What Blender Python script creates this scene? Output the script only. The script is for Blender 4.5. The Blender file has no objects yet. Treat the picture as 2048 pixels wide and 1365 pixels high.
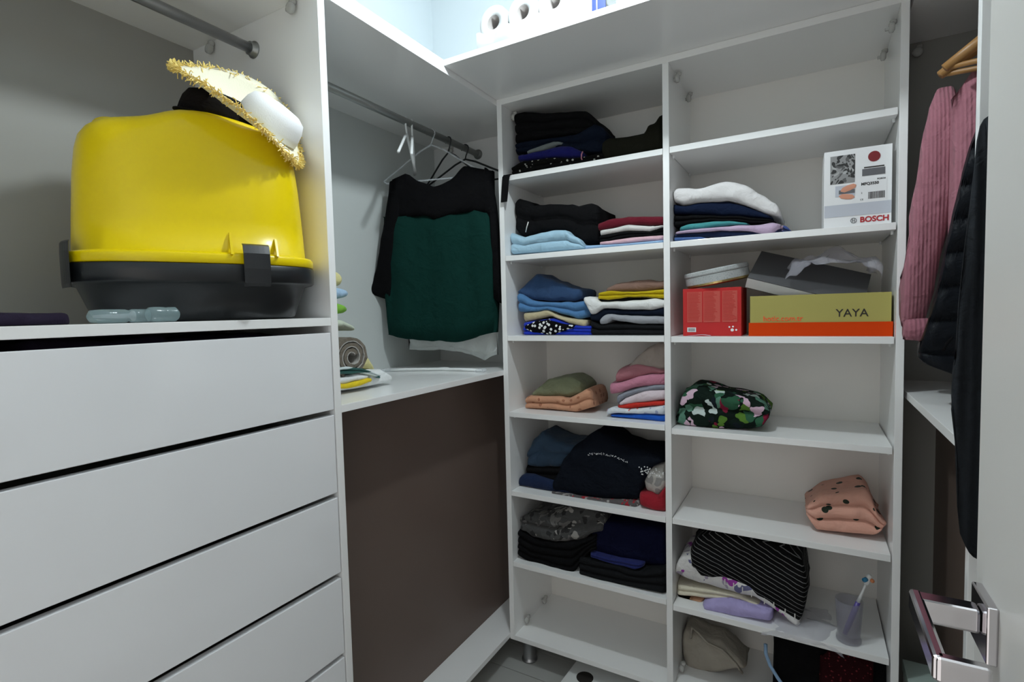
import bpy, bmesh, math, random
from mathutils import Vector, Matrix, noise
random.seed(7)
SC=bpy.context.scene
COL=SC.collection
CAM={'C': [0.98101, -1.64521, 1.33812], 'rt': [0.868423, 0.495207, -0.024718], 'up': [-0.0061, 0.060519, 0.998148], 'fw': [-0.495786, 0.866664, -0.055577]}
# ---------------- camera
cd=bpy.data.cameras.new('camera'); cam=bpy.data.objects.new('camera',cd); COL.objects.link(cam)
cd.sensor_width=36; cd.lens=1040.65/2048*36; cd.clip_start=.02; cd.clip_end=50
r,u,f,c=[Vector(CAM[k]) for k in ('rt','up','fw','C')]
cam.matrix_world=Matrix(((r.x,u.x,-f.x,c.x),(r.y,u.y,-f.y,c.y),(r.z,u.z,-f.z,c.z),(0,0,0,1)))
SC.camera=cam
# ---------------- world, lights, exposure
w=bpy.data.worlds.new('world'); SC.world=w; w.use_nodes=True
bg=w.node_tree.nodes['Background']; bg.inputs[0].default_value=(1.0,.96,.92,1); bg.inputs[1].default_value=.84
SC.cycles.diffuse_bounces=8; SC.cycles.max_bounces=14
SC.view_settings.view_transform='Standard'; SC.view_settings.look='None'
SC.view_settings.exposure=0.42; SC.view_settings.gamma=1; SC.view_settings.use_curve_mapping=False
LAMP=(.54,-.61,2.36); LAMP_STRENGTH=425.0

# ---------------- materials
MATS={}
def newmat(n):
    m=bpy.data.materials.new(n); m.use_nodes=True; MATS[n]=m
    nt=m.node_tree; return m,nt,nt.nodes['Principled BSDF']
def N(nt,t,**k):
    n=nt.nodes.new(t)
    for a,b in k.items():
        if a in n.inputs: n.inputs[a].default_value=b
        else: setattr(n,a,b)
    return n
def plain(n,col,rough=.5,metal=0,coat=0,bump=0,bs=200,var=0,**k):
    m,nt,p=newmat(n)
    p.inputs['Base Color'].default_value=(*col,1); p.inputs['Roughness'].default_value=rough; p.inputs['Metallic'].default_value=metal
    if coat: p.inputs['Coat Weight'].default_value=coat; p.inputs['Coat Roughness'].default_value=.08
    for a,b in k.items(): p.inputs[a.replace('_',' ')].default_value=b
    tc=N(nt,'ShaderNodeTexCoord'); nz=N(nt,'ShaderNodeTexNoise',Scale=bs if bump else 3.0); nt.links.new(tc.outputs['Object'],nz.inputs['Vector'])
    if bump:
        b=N(nt,'ShaderNodeBump',Strength=bump,Distance=.002); nt.links.new(nz.outputs['Fac'],b.inputs['Height']); nt.links.new(b.outputs[0],p.inputs['Normal'])
    if var or not bump:
        v=var or .02
        mx=N(nt,'ShaderNodeMix',data_type='RGBA'); mx.inputs['A'].default_value=(*[x*(1-v) for x in col],1); mx.inputs['B'].default_value=(*[min(1,x*(1+v)) for x in col],1)
        n2=N(nt,'ShaderNodeTexNoise',Scale=4.0); nt.links.new(tc.outputs['Object'],n2.inputs['Vector'])
        nt.links.new(n2.outputs['Fac'],mx.inputs['Factor']); nt.links.new(mx.outputs['Result'],p.inputs['Base Color'])
    return m
def fabric(n,col,pat=None,rough=.92,wr=.8,cols=None,scale=60,sheen=.08):
    m,nt,p=newmat(n); L=nt.links.new
    if max(col)<.06: sheen=0; col=tuple(x*.7 for x in col)
    p.inputs['Roughness'].default_value=rough; p.inputs['Sheen Weight'].default_value=sheen; p.inputs['Specular IOR Level'].default_value=.2 if max(col)>.06 else .08
    tc=N(nt,'ShaderNodeTexCoord'); O=tc.outputs['Object']
    n1=N(nt,'ShaderNodeTexNoise',Scale=22.0,Detail=4.0,Distortion=.6); L(O,n1.inputs['Vector'])
    n2=N(nt,'ShaderNodeTexNoise',Scale=700.0,Detail=1.0); L(O,n2.inputs['Vector'])
    b1=N(nt,'ShaderNodeBump',Strength=wr,Distance=.012); L(n1.outputs['Fac'],b1.inputs['Height'])
    b2=N(nt,'ShaderNodeBump',Strength=.25,Distance=.001); L(n2.outputs['Fac'],b2.inputs['Height']); L(b1.outputs[0],b2.inputs['Normal']); L(b2.outputs[0],p.inputs['Normal'])
    mx=N(nt,'ShaderNodeMix',data_type='RGBA'); mx.inputs['A'].default_value=(*[x*.82 for x in col],1); mx.inputs['B'].default_value=(*[min(1,x*1.12) for x in col],1)
    L(n1.outputs['Fac'],mx.inputs['Factor']); out=mx.outputs['Result']
    def over(base,fac,c):
        q=N(nt,'ShaderNodeMix',data_type='RGBA'); L(fac,q.inputs['Factor']); L(base,q.inputs['A'])
        if isinstance(c,tuple): q.inputs['B'].default_value=(*c,1)
        else: L(c,q.inputs['B'])
        return q.outputs['Result']
    def thr(s,t,less=True):
        q=N(nt,'ShaderNodeMath',operation='LESS_THAN' if less else 'GREATER_THAN'); L(s,q.inputs[0]); q.inputs[1].default_value=t; return q.outputs[0]
    if pat=='spots':
        v=N(nt,'ShaderNodeTexVoronoi',Scale=float(scale)); L(O,v.inputs['Vector']); out=over(out,thr(v.outputs['Distance'],.36),cols[0])
    if pat=='sequin':
        v=N(nt,'ShaderNodeTexVoronoi',Scale=float(scale)); L(O,v.inputs['Vector']); out=over(out,thr(v.outputs['Distance'],.22),cols[0])
    if pat=='floral':
        nd=N(nt,'ShaderNodeTexNoise',Scale=18.0,Detail=2.0); L(O,nd.inputs['Vector'])
        ad=N(nt,'ShaderNodeMixRGB',blend_type='ADD'); ad.inputs[0].default_value=.08; L(O,ad.inputs[1]); L(nd.outputs['Color'],ad.inputs[2])
        v=N(nt,'ShaderNodeTexVoronoi',Scale=float(scale)); L(ad.outputs[0],v.inputs['Vector'])
        sp=N(nt,'ShaderNodeSeparateColor'); L(v.outputs['Color'],sp.inputs[0])
        rp=N(nt,'ShaderNodeValToRGB'); rp.color_ramp.interpolation='CONSTANT'
        while len(rp.color_ramp.elements)<len(cols): rp.color_ramp.elements.new(.5)
        for i,(t,cc) in enumerate(cols): rp.color_ramp.elements[i].position=t; rp.color_ramp.elements[i].color=(*cc,1)
        L(sp.outputs[0],rp.inputs[0])
        fac=thr(v.outputs['Distance'],.62); out=over(out,fac,rp.outputs[0])
    if pat in('stripes','ribs'):
        mp=N(nt,'ShaderNodeMapping'); L(O,mp.inputs[0]); mp.inputs['Rotation'].default_value=cols[1] if len(cols)>1 else (0,0,0)
        wv=N(nt,'ShaderNodeTexWave',Scale=float(scale),Distortion=1.0 if pat=='stripes' else .6); wv.inputs['Detail Scale'].default_value=2.0
        wv.bands_direction='X'; L(mp.outputs[0],wv.inputs[0])
        if pat=='stripes': out=over(out,thr(wv.outputs['Fac'],cols[2] if len(cols)>2 else .9,False),cols[0])
        else:
            b3=N(nt,'ShaderNodeBump',Strength=.8 if n=='f_cardigan' else .35,Distance=.004); L(wv.outputs['Fac'],b3.inputs['Height']); L(b2.outputs[0],b3.inputs['Normal']); L(b3.outputs[0],p.inputs['Normal'])
            mu=N(nt,'ShaderNodeMix',data_type='RGBA'); mu.inputs['A'].default_value=(*[x*(.62 if n=='f_cardigan' else .84) for x in col],1); L(out,mu.inputs['B']); L(wv.outputs['Fac'],mu.inputs['Factor']); out=mu.outputs['Result']
    L(out,p.inputs['Base Color'])
    return m
def clear(n,col=(1,1,1),rough=.08,alpha=.35,bump=.4,spec=.5):
    m,nt,p=newmat(n); L=nt.links.new
    p.inputs['Base Color'].default_value=(*col,1); p.inputs['Roughness'].default_value=rough; p.inputs['Alpha'].default_value=alpha
    tc=N(nt,'ShaderNodeTexCoord'); nz=N(nt,'ShaderNodeTexNoise',Scale=30.0,Detail=3.0,Distortion=1.0); L(tc.outputs['Object'],nz.inputs['Vector'])
    b=N(nt,'ShaderNodeBump',Strength=bump,Distance=.01); L(nz.outputs['Fac'],b.inputs['Height']); L(b.outputs[0],p.inputs['Normal'])
    return m
W='laminate'
plain(W,(.85,.85,.845),.28,coat=.25,bump=.02,bs=350,var=.01)
plain('laminate_gloss',(.80,.81,.83),.16,coat=.6,bump=.015,bs=4,var=.01)
plain('laminate_back',(.84,.825,.79),.5)
plain('hanging_back_dimmed',(.60,.63,.62),.45); plain('niche_back_dimmed',(.34,.335,.31),.5); plain('brown_board',(.14,.10,.082),.42,bump=.03,bs=300,var=.06)  # hanging and niche backs: back laminate darkened to stand in for weaker light there
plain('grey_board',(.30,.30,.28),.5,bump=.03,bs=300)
plain('wall_paint',(.72,.78,.81),.35,bump=.05,bs=120)
plain('ceiling_paint',(.82,.82,.82),.8,bump=.05,bs=120)
plain('door_paint',(.66,.645,.62),.45,bump=.03,bs=150)
plain('chrome',(.62,.60,.62),.12,metal=1)
plain('satin_steel',(.42,.42,.43),.35,metal=1)
plain('dark_rail',(.33,.34,.33),.4,metal=.8)
plain('black_plastic',(.012,.013,.015),.38,bump=.03,bs=500)
plain('basin_plastic',(.009,.011,.013),.35,bump=.02,bs=500)
plain('yellow_plastic',(.80,.60,.0),.28,coat=.08,Specular_IOR_Level=.3,bump=.01,bs=300)
plain('white_plastic',(.78,.80,.80),.35)
plain('orange_board',(.62,.05,.002),.8,Specular_IOR_Level=.15); plain('olive_board',(.40,.36,.11),.8,Specular_IOR_Level=.2); plain('grey_card',(.085,.085,.09),.7); plain('grey_card_light',(.72,.72,.71),.7)
plain('red_card',(.52,.028,.028),.7,Specular_IOR_Level=.25); plain('red_card_pale',(.55,.10,.08),.8,Specular_IOR_Level=.2); plain('white_card',(.78,.78,.79),.4,coat=.3); plain('silver_card',(.50,.52,.58),.35)
plain('ink_black',(.015,.012,.01),.6); plain('ink_red',(.42,.012,.02),.5); plain('ink_orange',(.85,.10,.02),.6); plain('ink_grey',(.12,.12,.13),.5); plain('ink_blue',(.10,.16,.45),.5)
plain('gold_metal',(.55,.42,.18),.3,metal=1)
plain('tomato_red',(.20,.015,.02),.4); plain('skin_print',(.62,.28,.18),.6)
plain('wood_hanger',(.30,.15,.045),.45,bump=.1,bs=60,var=.2)
plain('tissue',(.60,.62,.62),.8,bump=.25,bs=60); plain('cardboard_core',(.32,.30,.29),.9); plain('pack_blue',(.01,.035,.35),.4)
plain('tissue_film',(.58,.61,.62),.3,coat=.3,bump=.3,bs=60); plain('straw',(.80,.76,.60),.8,bump=.3,bs=300,var=.08); plain('straw_fringe',(.82,.64,.20),.8); plain('hat_white',(.82,.82,.83),.75,bump=.2,bs=300)
plain('scale_white',(.70,.71,.70),.35); plain('mint_card',(.42,.52,.48),.45)
plain('lamp_glass',(.9,.9,.9),.4,Emission_Color=(.87,.97,1,1),Emission_Strength=LAMP_STRENGTH)
plain('toothbrush_blue',(.02,.20,.38),.5); plain('toothbrush_purple',(.10,.07,.30),.35); plain('toothbrush_orange',(.7,.25,.1),.5)
plain('polka_white',(.75,.75,.75),.8); plain('button_pearl',(.65,.63,.6),.3); plain('paper_white',(.62,.65,.78),.6)
clear('clear_plastic',(.80,.84,.88),.12,.28); clear('bag_plastic',(.62,.61,.68),.12,.20,.9); clear('glass',(.30,.29,.35),.04,.34,.1); clear('pack_film',(.92,.95,.97),.15,.35,.8)
clear('bottle_plastic',(.34,.47,.49),.15,.36,.1); clear('fitting_plastic',(.55,.55,.53),.25,.8,.1)

# fabrics
F=dict(f_black=(.008,.008,.009),f_black2=(.014,.015,.017),f_darknavy=(.008,.013,.028),f_darknavy2=(.010,.018,.05),f_grey2=(.16,.18,.18),f_royal_dark=(.007,.008,.11),f_olive=(.018,.018,.012),
 f_paleblue=(.36,.55,.68),f_burgundy=(.12,.006,.016),f_offwhite=(.62,.60,.58),f_palepink=(.66,.42,.48),f_skyblue=(.30,.46,.68),f_dustyblue=(.028,.065,.15),f_denim=(.075,.19,.38),
 f_beige=(.50,.43,.27),f_royal=(.012,.035,.42),f_dustybrown=(.23,.14,.11),f_mustard=(.50,.37,.006),f_white=(.74,.74,.73),f_lightgrey=(.32,.33,.36),f_sage=(.20,.22,.135),
 f_greige=(.36,.31,.28),f_rose=(.40,.16,.19),f_pink=(.50,.20,.28),f_greydenim=(.26,.28,.33),f_palerpink=(.66,.56,.60),f_red=(.52,.03,.02),f_cobalt=(.012,.09,.45),
 f_denim2=(.035,.065,.11),f_navy=(.012,.022,.06),f_navy2=(.007,.009,.036),f_royal2=(.014,.02,.11),f_crimson=(.30,.014,.025),f_fleece=(.70,.68,.68),f_teal=(.06,.28,.29),
 f_lilacpink=(.50,.38,.52),f_denim3=(.06,.12,.30),f_peach=(.60,.33,.20),f_lilac=(.40,.35,.62),f_cream=(.66,.62,.49),f_canvas=(.36,.33,.28),f_terry_white=(.76,.78,.78),
 f_yellow=(.70,.52,.02),f_paleyellow=(.68,.62,.30),f_palegreen=(.55,.60,.48),f_lime=(.22,.48,.06),f_babyblue=(.38,.54,.72),f_purple=(.030,.022,.045),f_green=(.006,.042,.034),
 f_chiffon=(.006,.006,.007),f_hatblack=(.014,.012,.012))
for k,v in F.items(): fabric(k,v)
fabric('f_sequin',(.008,.008,.008),'sequin',cols=[(.45,.45,.42)],scale=55)
fabric('f_redsequin',(.035,.006,.008),'sequin',cols=[(.14,.02,.025)],scale=90)
fabric('f_spots',(.006,.006,.008),'spots',cols=[(.70,.71,.70)],scale=70)
fabric('f_peach_print',(.55,.28,.17),'sequin',cols=[(.34,.14,.08)],scale=30)
fabric('f_peach_spots',(.66,.35,.27),'sequin',cols=[(.02,.03,.02)],scale=24)
fabric('f_palefloral',(.60,.64,.68),'floral',cols=[(0,(.60,.64,.68)),(.6,(.32,.36,.50)),(.8,(.6,.1,.08)),(.9,(.65,.68,.7))],scale=60)
fabric('f_greywhite',(.50,.49,.46),'floral',cols=[(0,(.50,.49,.46)),(.5,(.70,.70,.68)),(.8,(.30,.30,.29))],scale=30)
fabric('f_greyprint',(.10,.09,.09),'floral',cols=[(0,(.10,.09,.09)),(.5,(.35,.33,.32)),(.85,(.3,.02,.03))],scale=70)
fabric('tin_print',(.44,.46,.46),'sequin',cols=[(.16,.2,.22)],scale=260,rough=.4,wr=0)
fabric('f_darkprint',(.065,.065,.065),'floral',cols=[(0,(.065,.065,.065)),(.45,(.025,.025,.025)),(.70,(.14,.135,.13)),(.9,(.30,.29,.27))],scale=46,wr=1.0)
fabric('f_tropical',(.008,.016,.012),'floral',cols=[(0,(.008,.016,.012)),(.32,(.03,.10,.055)),(.48,(.10,.22,.16)),(.60,(.50,.58,.56)),(.70,(.09,.19,.03)),(.79,(.20,.015,.04)),(.87,(.60,.42,.52)),(.94,(.01,.015,.02))],scale=34)
fabric('f_multi',(.05,.08,.25),'floral',cols=[(0,(.05,.08,.25)),(.4,(.3,.2,.25)),(.7,(.03,.04,.10))],scale=60)
fabric('f_whitefloral',(.68,.67,.66),'floral',cols=[(0,(.68,.67,.66)),(.62,(.38,.34,.42)),(.76,(.30,.05,.32)),(.84,(.14,.14,.26)),(.92,(.68,.67,.66))],scale=42)
fabric('f_stripes',(.008,.008,.009),'stripes',cols=[(.20,.20,.20),(0,1.15,.2),.955],scale=24,rough=.7)
fabric('f_greenstripe',(.03,.10,.09),'stripes',cols=[(.55,.62,.62),(0,1.5708,0),.5],scale=9)
fabric('f_blacknavy',(.009,.012,.020))
fabric('f_sweater',(.38,.155,.195),'ribs',cols=[0,(0,0,0)],scale=42)
fabric('f_cuff',(.36,.14,.18),'ribs',cols=[0,(0,0,0)],scale=34)
fabric('f_cardigan',(.030,.034,.040),'ribs',cols=[0,(0,0,0)],scale=20)
fabric('f_puffer',(.009,.011,.015),rough=.45,wr=.6)
fabric('f_mat',(.17,.145,.115),wr=1.0); fabric('f_mat_light',(.42,.40,.37),wr=1.0); fabric('f_sheer',(.55,.58,.57),wr=.6)

# ---------------- helpers
def link(name,bm,mt,parent=None,loc=None,smooth=False):
    me=bpy.data.meshes.new(name); bm.normal_update(); bm.to_mesh(me); bm.free()
    if smooth:
        for p in me.polygons: p.use_smooth=True
    o=bpy.data.objects.new(name,me); COL.objects.link(o)
    if mt: me.materials.append(MATS[mt])
    if loc is not None: o.location=loc
    if parent is not None: o.parent=parent
    return o
def tag(o,label,cat,group=None):
    o['label']=label; o['category']=cat
    if group: o['group']=group
    return o
def empty(name,label,cat,loc=(0,0,0),group=None,rz=0):
    o=bpy.data.objects.new(name,None); COL.objects.link(o); o.location=loc; o.rotation_euler[2]=rz; o.empty_display_size=.05
    if label: tag(o,label,cat,group)
    return o
def addbox(bm,a,b,bev=0):
    r_=bmesh.ops.create_cube(bm,size=1); vs=r_['verts']
    for v in vs: v.co=Vector([(a[i]+b[i])/2+v.co[i]*abs(b[i]-a[i]) for i in range(3)])
    if bev:
        es=list({e for v in vs for e in v.link_edges}); bmesh.ops.bevel(bm,geom=es,offset=bev,segments=2,affect='EDGES',profile=.5)
def box(name,a,b,mt,parent=None,bev=.0008,rel=True):
    """box in world coordinates; origin at its base centre"""
    bm=bmesh.new(); ctr=Vector(((a[0]+b[0])/2,(a[1]+b[1])/2,min(a[2],b[2])))
    addbox(bm,Vector(a)-ctr,Vector(b)-ctr,bev)
    pl=Vector(parent.location) if parent is not None else Vector()
    return link(name,bm,mt,parent,ctr-pl)
def tube(bm,pts,r,seg=8,closed=False):
    rings=[]; n=len(pts)
    pts=[Vector(p) for p in pts]
    for i,p in enumerate(pts):
        d=(pts[min(i+1,n-1)]-pts[max(i-1,0)]).normalized()
        a=d.orthogonal().normalized() if i==0 else (pa-d*pa.dot(d)).normalized()
        pa=a; b=d.cross(a); rr=r[i] if isinstance(r,(list,tuple)) else r
        rings.append([bm.verts.new(p+a*rr*math.cos(t*2*math.pi/seg)+b*rr*math.sin(t*2*math.pi/seg)) for t in range(seg)])
    for i in range(n-1):
        for k in range(seg): bm.faces.new((rings[i][k],rings[i][(k+1)%seg],rings[i+1][(k+1)%seg],rings[i+1][k]))
    bm.faces.new(rings[0][::-1]); bm.faces.new(rings[-1])
def tubeobj(name,pts,r,mt,parent=None,seg=8,smooth=True):
    bm=bmesh.new(); o=Vector(pts[0]) if parent is None else Vector(parent.location)
    tube(bm,[Vector(p)-o for p in pts],r,seg)
    return link(name,bm,mt,parent,o if parent is None else (0,0,0),smooth)
def lathe(bm,prof,seg=32,ctr=(0,0,0),mat3=None):
    rings=[]
    for rr,z in prof:
        ring=[]
        for k in range(seg):
            v=Vector((rr*math.cos(k*2*math.pi/seg),rr*math.sin(k*2*math.pi/seg),z))
            if mat3: v=mat3@v
            ring.append(bm.verts.new(v+Vector(ctr)))
        rings.append(ring)
    for i in range(len(rings)-1):
        for k in range(seg): bm.faces.new((rings[i][k],rings[i][(k+1)%seg],rings[i+1][(k+1)%seg],rings[i+1][k]))
    bm.faces.new(rings[0][::-1]); bm.faces.new(rings[-1])
def lerp(P,s):
    if s<=P[0][0]: return P[0][1]
    for (a,b),(c_,d) in zip(P,P[1:]):
        if s<=c_: 
            t=(s-a)/max(1e-6,c_-a); return b+(d-b)*t
    return P[-1][1]
def sm(P,s,h):
    return (lerp(P,s-h)+2*lerp(P,s)+lerp(P,s+h))/4
SEED=[0]
def cloth(name,label,cat,mt,fr,top,bot,D,nl=1,wr=.004,group=None,parent=None,zmin=None,rip=0,ripf=60,inset=.014,rnd=.014,smh=.004,step=.006,loc=None,quilt=0):
    SEED[0]+=1; sd=Vector((SEED[0]*7.3,SEED[0]*3.1,SEED[0]*1.7))
    O,e,n=[Vector(x) for x in fr]
    s0=max(top[0][0],bot[0][0]) if False else min(top[0][0],bot[0][0]); s1=max(top[-1][0],bot[-1][0])
    nu=max(10,min(190,int((s1-s0)/step))); bm=bmesh.new(); rows=[]
    zs=[p[1] for p in bot]; ctr=O+e*((s0+s1)/2)-n*(D/2); ctr.z=zmin if zmin is not None else min(zs)
    pz=Vector(parent.location) if parent is not None else Vector()
    base=ctr if parent is None else pz
    m=(8 if nl==1 else 6*nl)
    if quilt: m=90
    for i in range(nu+1):
        s=s0+(s1-s0)*i/nu
        zt=sm(top,s,smh); zb=sm(bot,s,smh)
        if zt<zb+.0015: zt=zb+.0015
        de=min(s-s0,s1-s); q=1 if de>=rnd else math.sqrt(max(0,1-(1-de/rnd)**2))
        h=zt-zb; R=min(inset,h*.5/nl+.002)
        pts=[]
        for j in range(m+1):
            t=j/m; tt=(t*nl)%1.0
            if j==m: tt=1
            pr=math.sqrt(max(0,1-(2*tt-1)**2))
            jit=.35*R*noise.noise(Vector((s*9,int(t*nl*.999)*5.7,SEED[0])))
            pts.append((-(1-pr)*R-(1-q)*min(.02,D*.4)+(jit if nl>1 else 0),zb+h*t))
        if quilt: pts=[(a+.020*(abs(math.sin(math.pi*(z_-.06*s)/quilt))**.45-1),z_) for a,z_ in pts]
        K=5
        for k in range(1,K): pts.append((-R-(D-2*R)*k/K,zt+.0))
        pts.append((-D+R,zt)); pts.append((-D,zt-h*.25)); pts.append((-D,zb+h*.25)); pts.append((-D+R,zb))
        for k in range(1,K): pts.append((-D+R+(D-2*R)*k/K,zb))
        row=[]
        for j,(a,z_) in enumerate(pts):
            p=O+e*s+n*(a+(rip*math.sin(s*ripf+noise.noise(Vector((s*5,z_*3,1)))*3) if rip else 0)); p.z=z_
            d=noise.noise_vector(p*9+sd)*wr+noise.noise_vector(p*26+sd)*wr*.6
            am=min(1,max(.15,(z_-zb)/max(.02,h)*1.6)) if zmin is not None else 1
            p=p+Vector((d.x*am,d.y*am,d.z*am*(.9 if h>.012 else .3)))
            if zmin is not None: p.z=max(p.z,zmin+.0005)
            if n.y<-.99 and O.y>0 and parent is None:
                lo_,hi_=(.0203,.5873) if (s0+s1)<1.19 else (.6078,1.1738)
                p.x=min(hi_,max(lo_,p.x)); p.y=min(p.y,.328)
            row.append(bm.verts.new(p-base))
        rows.append(row)
    L_=len(rows[0])
    for i in range(nu):
        for j in range(L_): bm.faces.new((rows[i][j],rows[i+1][j],rows[i+1][(j+1)%L_],rows[i][(j+1)%L_]))
    bm.faces.new(rows[0][::-1]); bm.faces.new(rows[-1])
    bmesh.ops.recalc_face_normals(bm,faces=bm.faces[:])
    o=link(name,bm,mt,parent,base if parent is None else (0,0,0),True)
    if label: tag(o,label,cat,group)
    return o

# ================= ROOM =================
def struct(o): o['kind']='structure'; return o
fl=struct(box('floor',(-.56,-2.0,-.06),(1.78,.42,-.004),'grey_board',bev=0))
plain('plank_grey',(.38,.38,.36),.45,bump=.08,bs=40,var=.18); plain('plank_grey2',(.33,.33,.31),.45,bump=.08,bs=40,var=.2)
k=0; y=-1.99; row=0
while y<.40:
    x=-.55-(row%3)*.4
    while x<1.77:
        a=max(x,-.55); b=min(x+1.2,1.77)
        if b-a>.05:
            box('plank',(a+.0012,y+.0012,-.004),(b-.0012,min(y+.138,.41),0.0),'plank_grey' if (k*7)%3 else 'plank_grey2',fl,bev=.0006); k+=1
        x+=1.2
    y+=.14; row+=1
struct(box('wall_left',(-.62,-2.0,0),(-.54,.42,2.8),'wall_paint',bev=0))
struct(box('wall_back',(-.54,.345,0),(1.78,.42,2.8),'wall_paint',bev=0))
struct(box('wall_right',(1.74,-2.0,0),(1.80,.345,2.8),'wall_paint',bev=0))
wf=struct(box('wall_front',(-.54,-2.08,0),(.30,-2.0,2.8),'wall_paint',bev=0))
struct(box('wall_front',(1.17,-2.08,0),(1.74,-2.0,2.8),'wall_paint',bev=0))
struct(box('wall_front',(.30,-2.08,2.08),(1.17,-2.0,2.8),'wall_paint',bev=0))
struct(box('ceiling',(-.62,-2.08,2.8),(1.80,.42,2.86),'ceiling_paint',bev=0))
cl=empty('pendant_lamp','bare round white bulb hanging on a cord from the closet ceiling','lamp',LAMP)
bm=bmesh.new(); bmesh.ops.create_uvsphere(bm,u_segments=20,v_segments=12,radius=.035); link('bulb',bm,'lamp_glass',cl,(0,0,0),True)
bm=bmesh.new(); lathe(bm,[(.014,.034),(.018,.038),(.018,.075),(.006,.085),(.003,.09),(.003,.47)],16); link('cord',bm,'white_plastic',cl,(0,0,0),True)

# ================= CARCASSES =================
T=.0185
def fitting(parent,p,ax='Y'):
    """cam fitting: round housing with a bolt collar"""
    o_=Vector(p)-Vector(parent.location)
    bm=bmesh.new()
    rot=Matrix.Rotation(math.radians(90),3,'X') if ax=='Y' else Matrix.Rotation(math.radians(90),3,'Y')
    lathe(bm,[(.010,-.006),(.013,-.004),(.013,.004),(.008,.007),(.003,.007)],12,(0,0,0),rot)
    lathe(bm,[(.006,0),(.008,.004),(.008,.010),(.004,.012)],10,(.004,.004,.008))
    addbox(bm,(-.014,-.004,-.006),(.002,.004,.002),.001)
    return link('cam_fitting',bm,'fitting_plastic',parent,o_,True)
# --- shelving unit
su=empty('shelving_unit','tall white open shelving unit with two bays on the back wall','shelves',(0,0,0))
D=.333
box('side_panel',(0,0,.0965),(.0196,D,2.10),W,su); box('divider_panel',(.588,.0005,.1145),(.6072,D-.004,2.0801),W,su); box('side_panel',(1.1745,0,.0965),(1.1923,D,2.10),W,su)
box('top_panel',(.0196,.0003,2.0801),(1.1745,D,2.10),W,su); box('bottom_panel',(.0196,.0003,.0965),(1.1745,D,.1145),W,su)
box('back_panel',(.0196,D-.004,.1145),(1.1745,D+.002,2.08),'laminate_back',su,bev=0)
bm=bmesh.new(); lathe(bm,[(.0025,0),(.0035,.0005),(.0035,.009),(.0025,.0095)],8); pin=bpy.data.meshes.new('shelf_pin'); bm.to_mesh(pin); bm.free(); pin.materials.append(MATS['white_plastic'])
def pins(x0,x1,z):
    for x,sx in ((x0,1),(x1,-1)):
        for yy in (.035,.285):
            for q in (0,):
                o=bpy.data.objects.new('shelf_pin',pin); COL.objects.link(o); o.parent=su; o.location=(x+sx*.0045,yy,z-.0095); 
for zt in (1.8279,1.5423,1.2513,.9700,.6724,.4019):
    box('shelf',(.0206,.0015,zt-.0185),(.5870,D-.006,zt),W,su); pins(.0206,.587,zt-.0185)
for zt in (1.8289,1.5424,1.2501,.9614,.6734,.3903):
    box('shelf',(.6082,.0015,zt-.0185),(1.1712,D-.006,zt),W,su); pins(.6082,1.1712,zt-.0185)
for p in ((.618,.07,2.055),(.618,.25,2.055),(1.163,.07,2.055),(1.163,.25,2.055),(.031,.07,2.055),(.031,.08,.135),(.031,.235,.135),(.618,.08,.135),(1.163,.08,.135)): fitting(su,p,'X')
bm=bmesh.new(); lathe(bm,[(.030,0),(.030,.006),(.0255,.009),(.024,.013),(.024,.090),(.030,.092),(.030,.0965)],28)
leg0=link('leg',bm,'satin_steel',su,(.052,.055,0),True)
for p in ((.598,.055,0),(1.14,.055,0),(.052,.28,0),(.598,.28,0),(1.14,.28,0)):
    o=leg0.copy(); COL.objects.link(o); o.location=p
# --- deep cover shelf over the shelving unit
tag(box('cover_board',(.0,-.31,2.1003),(1.1990,.343,2.1185),W),'white deep board lying on top of the shelving unit, carrying the toilet rolls','shelf')
tag(box('cover_board',(-.52,-1.80,2.1003),(-.0005,.343,2.1185),W),'white board lying on the drawer and hanging units along the left wall','shelf')
tag(box('cover_board',(1.1995,-1.2,2.1003),(1.735,.343,2.1185),W),'white board lying on the wardrobe unit on the right wall','shelf')
# --- hanging unit left
hu=empty('hanging_unit','white open hanging unit in the left corner with a rail and low brown panel','wardrobe',(-.25,-.25,0))
box('side_panel',(-.52,-.788,.0),(0,-.768,2.10),W,hu); box('end_panel',(-.52,.275,.0965),(-.001,.293,2.10),W,hu)
box('top_panel',(-.52,-.768,2.0801),(-.0003,.275,2.10),W,hu); box('shelf',(-.50,-.768,1.105),(-.0003,.275,1.1235),W,hu)
box('bottom_panel',(-.50,-.768,.100),(-.0003,.275,.1185),W,hu); box('back_panel',(-.52,-.768,.1),(-.50,.275,2.08),'hanging_back_dimmed',hu,bev=0)
box('brown_panel',(-.150,-.767,.1188),(-.125,.274,1.1047),'brown_board',hu)
def rail(parent,x,z,y0,y1,rr=.0125,mt='dark_rail'):
    tubeobj('clothes_rail',[(x,y0+.004,z),(x,y1-.004,z)],rr,mt,parent,seg=16)
    for yy,s in ((y0,1),(y1,-1)):
        bm=bmesh.new(); lathe(bm,[(.021,0),(.021,.003),(.0165,.004),(.0165,.014),(.014,.014)],20,(0,0,0),Matrix.Rotation(math.radians(-90*s),3,'X'))
        link('rail_socket',bm,'dark_rail',parent,Vector((x,yy,z))-Vector(parent.location),True)
rail(hu,-.262,2.02,-.768,.275)
for p in ((-.08,.262,2.055),(-.40,.262,2.055)): fitting(hu,p)
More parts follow.
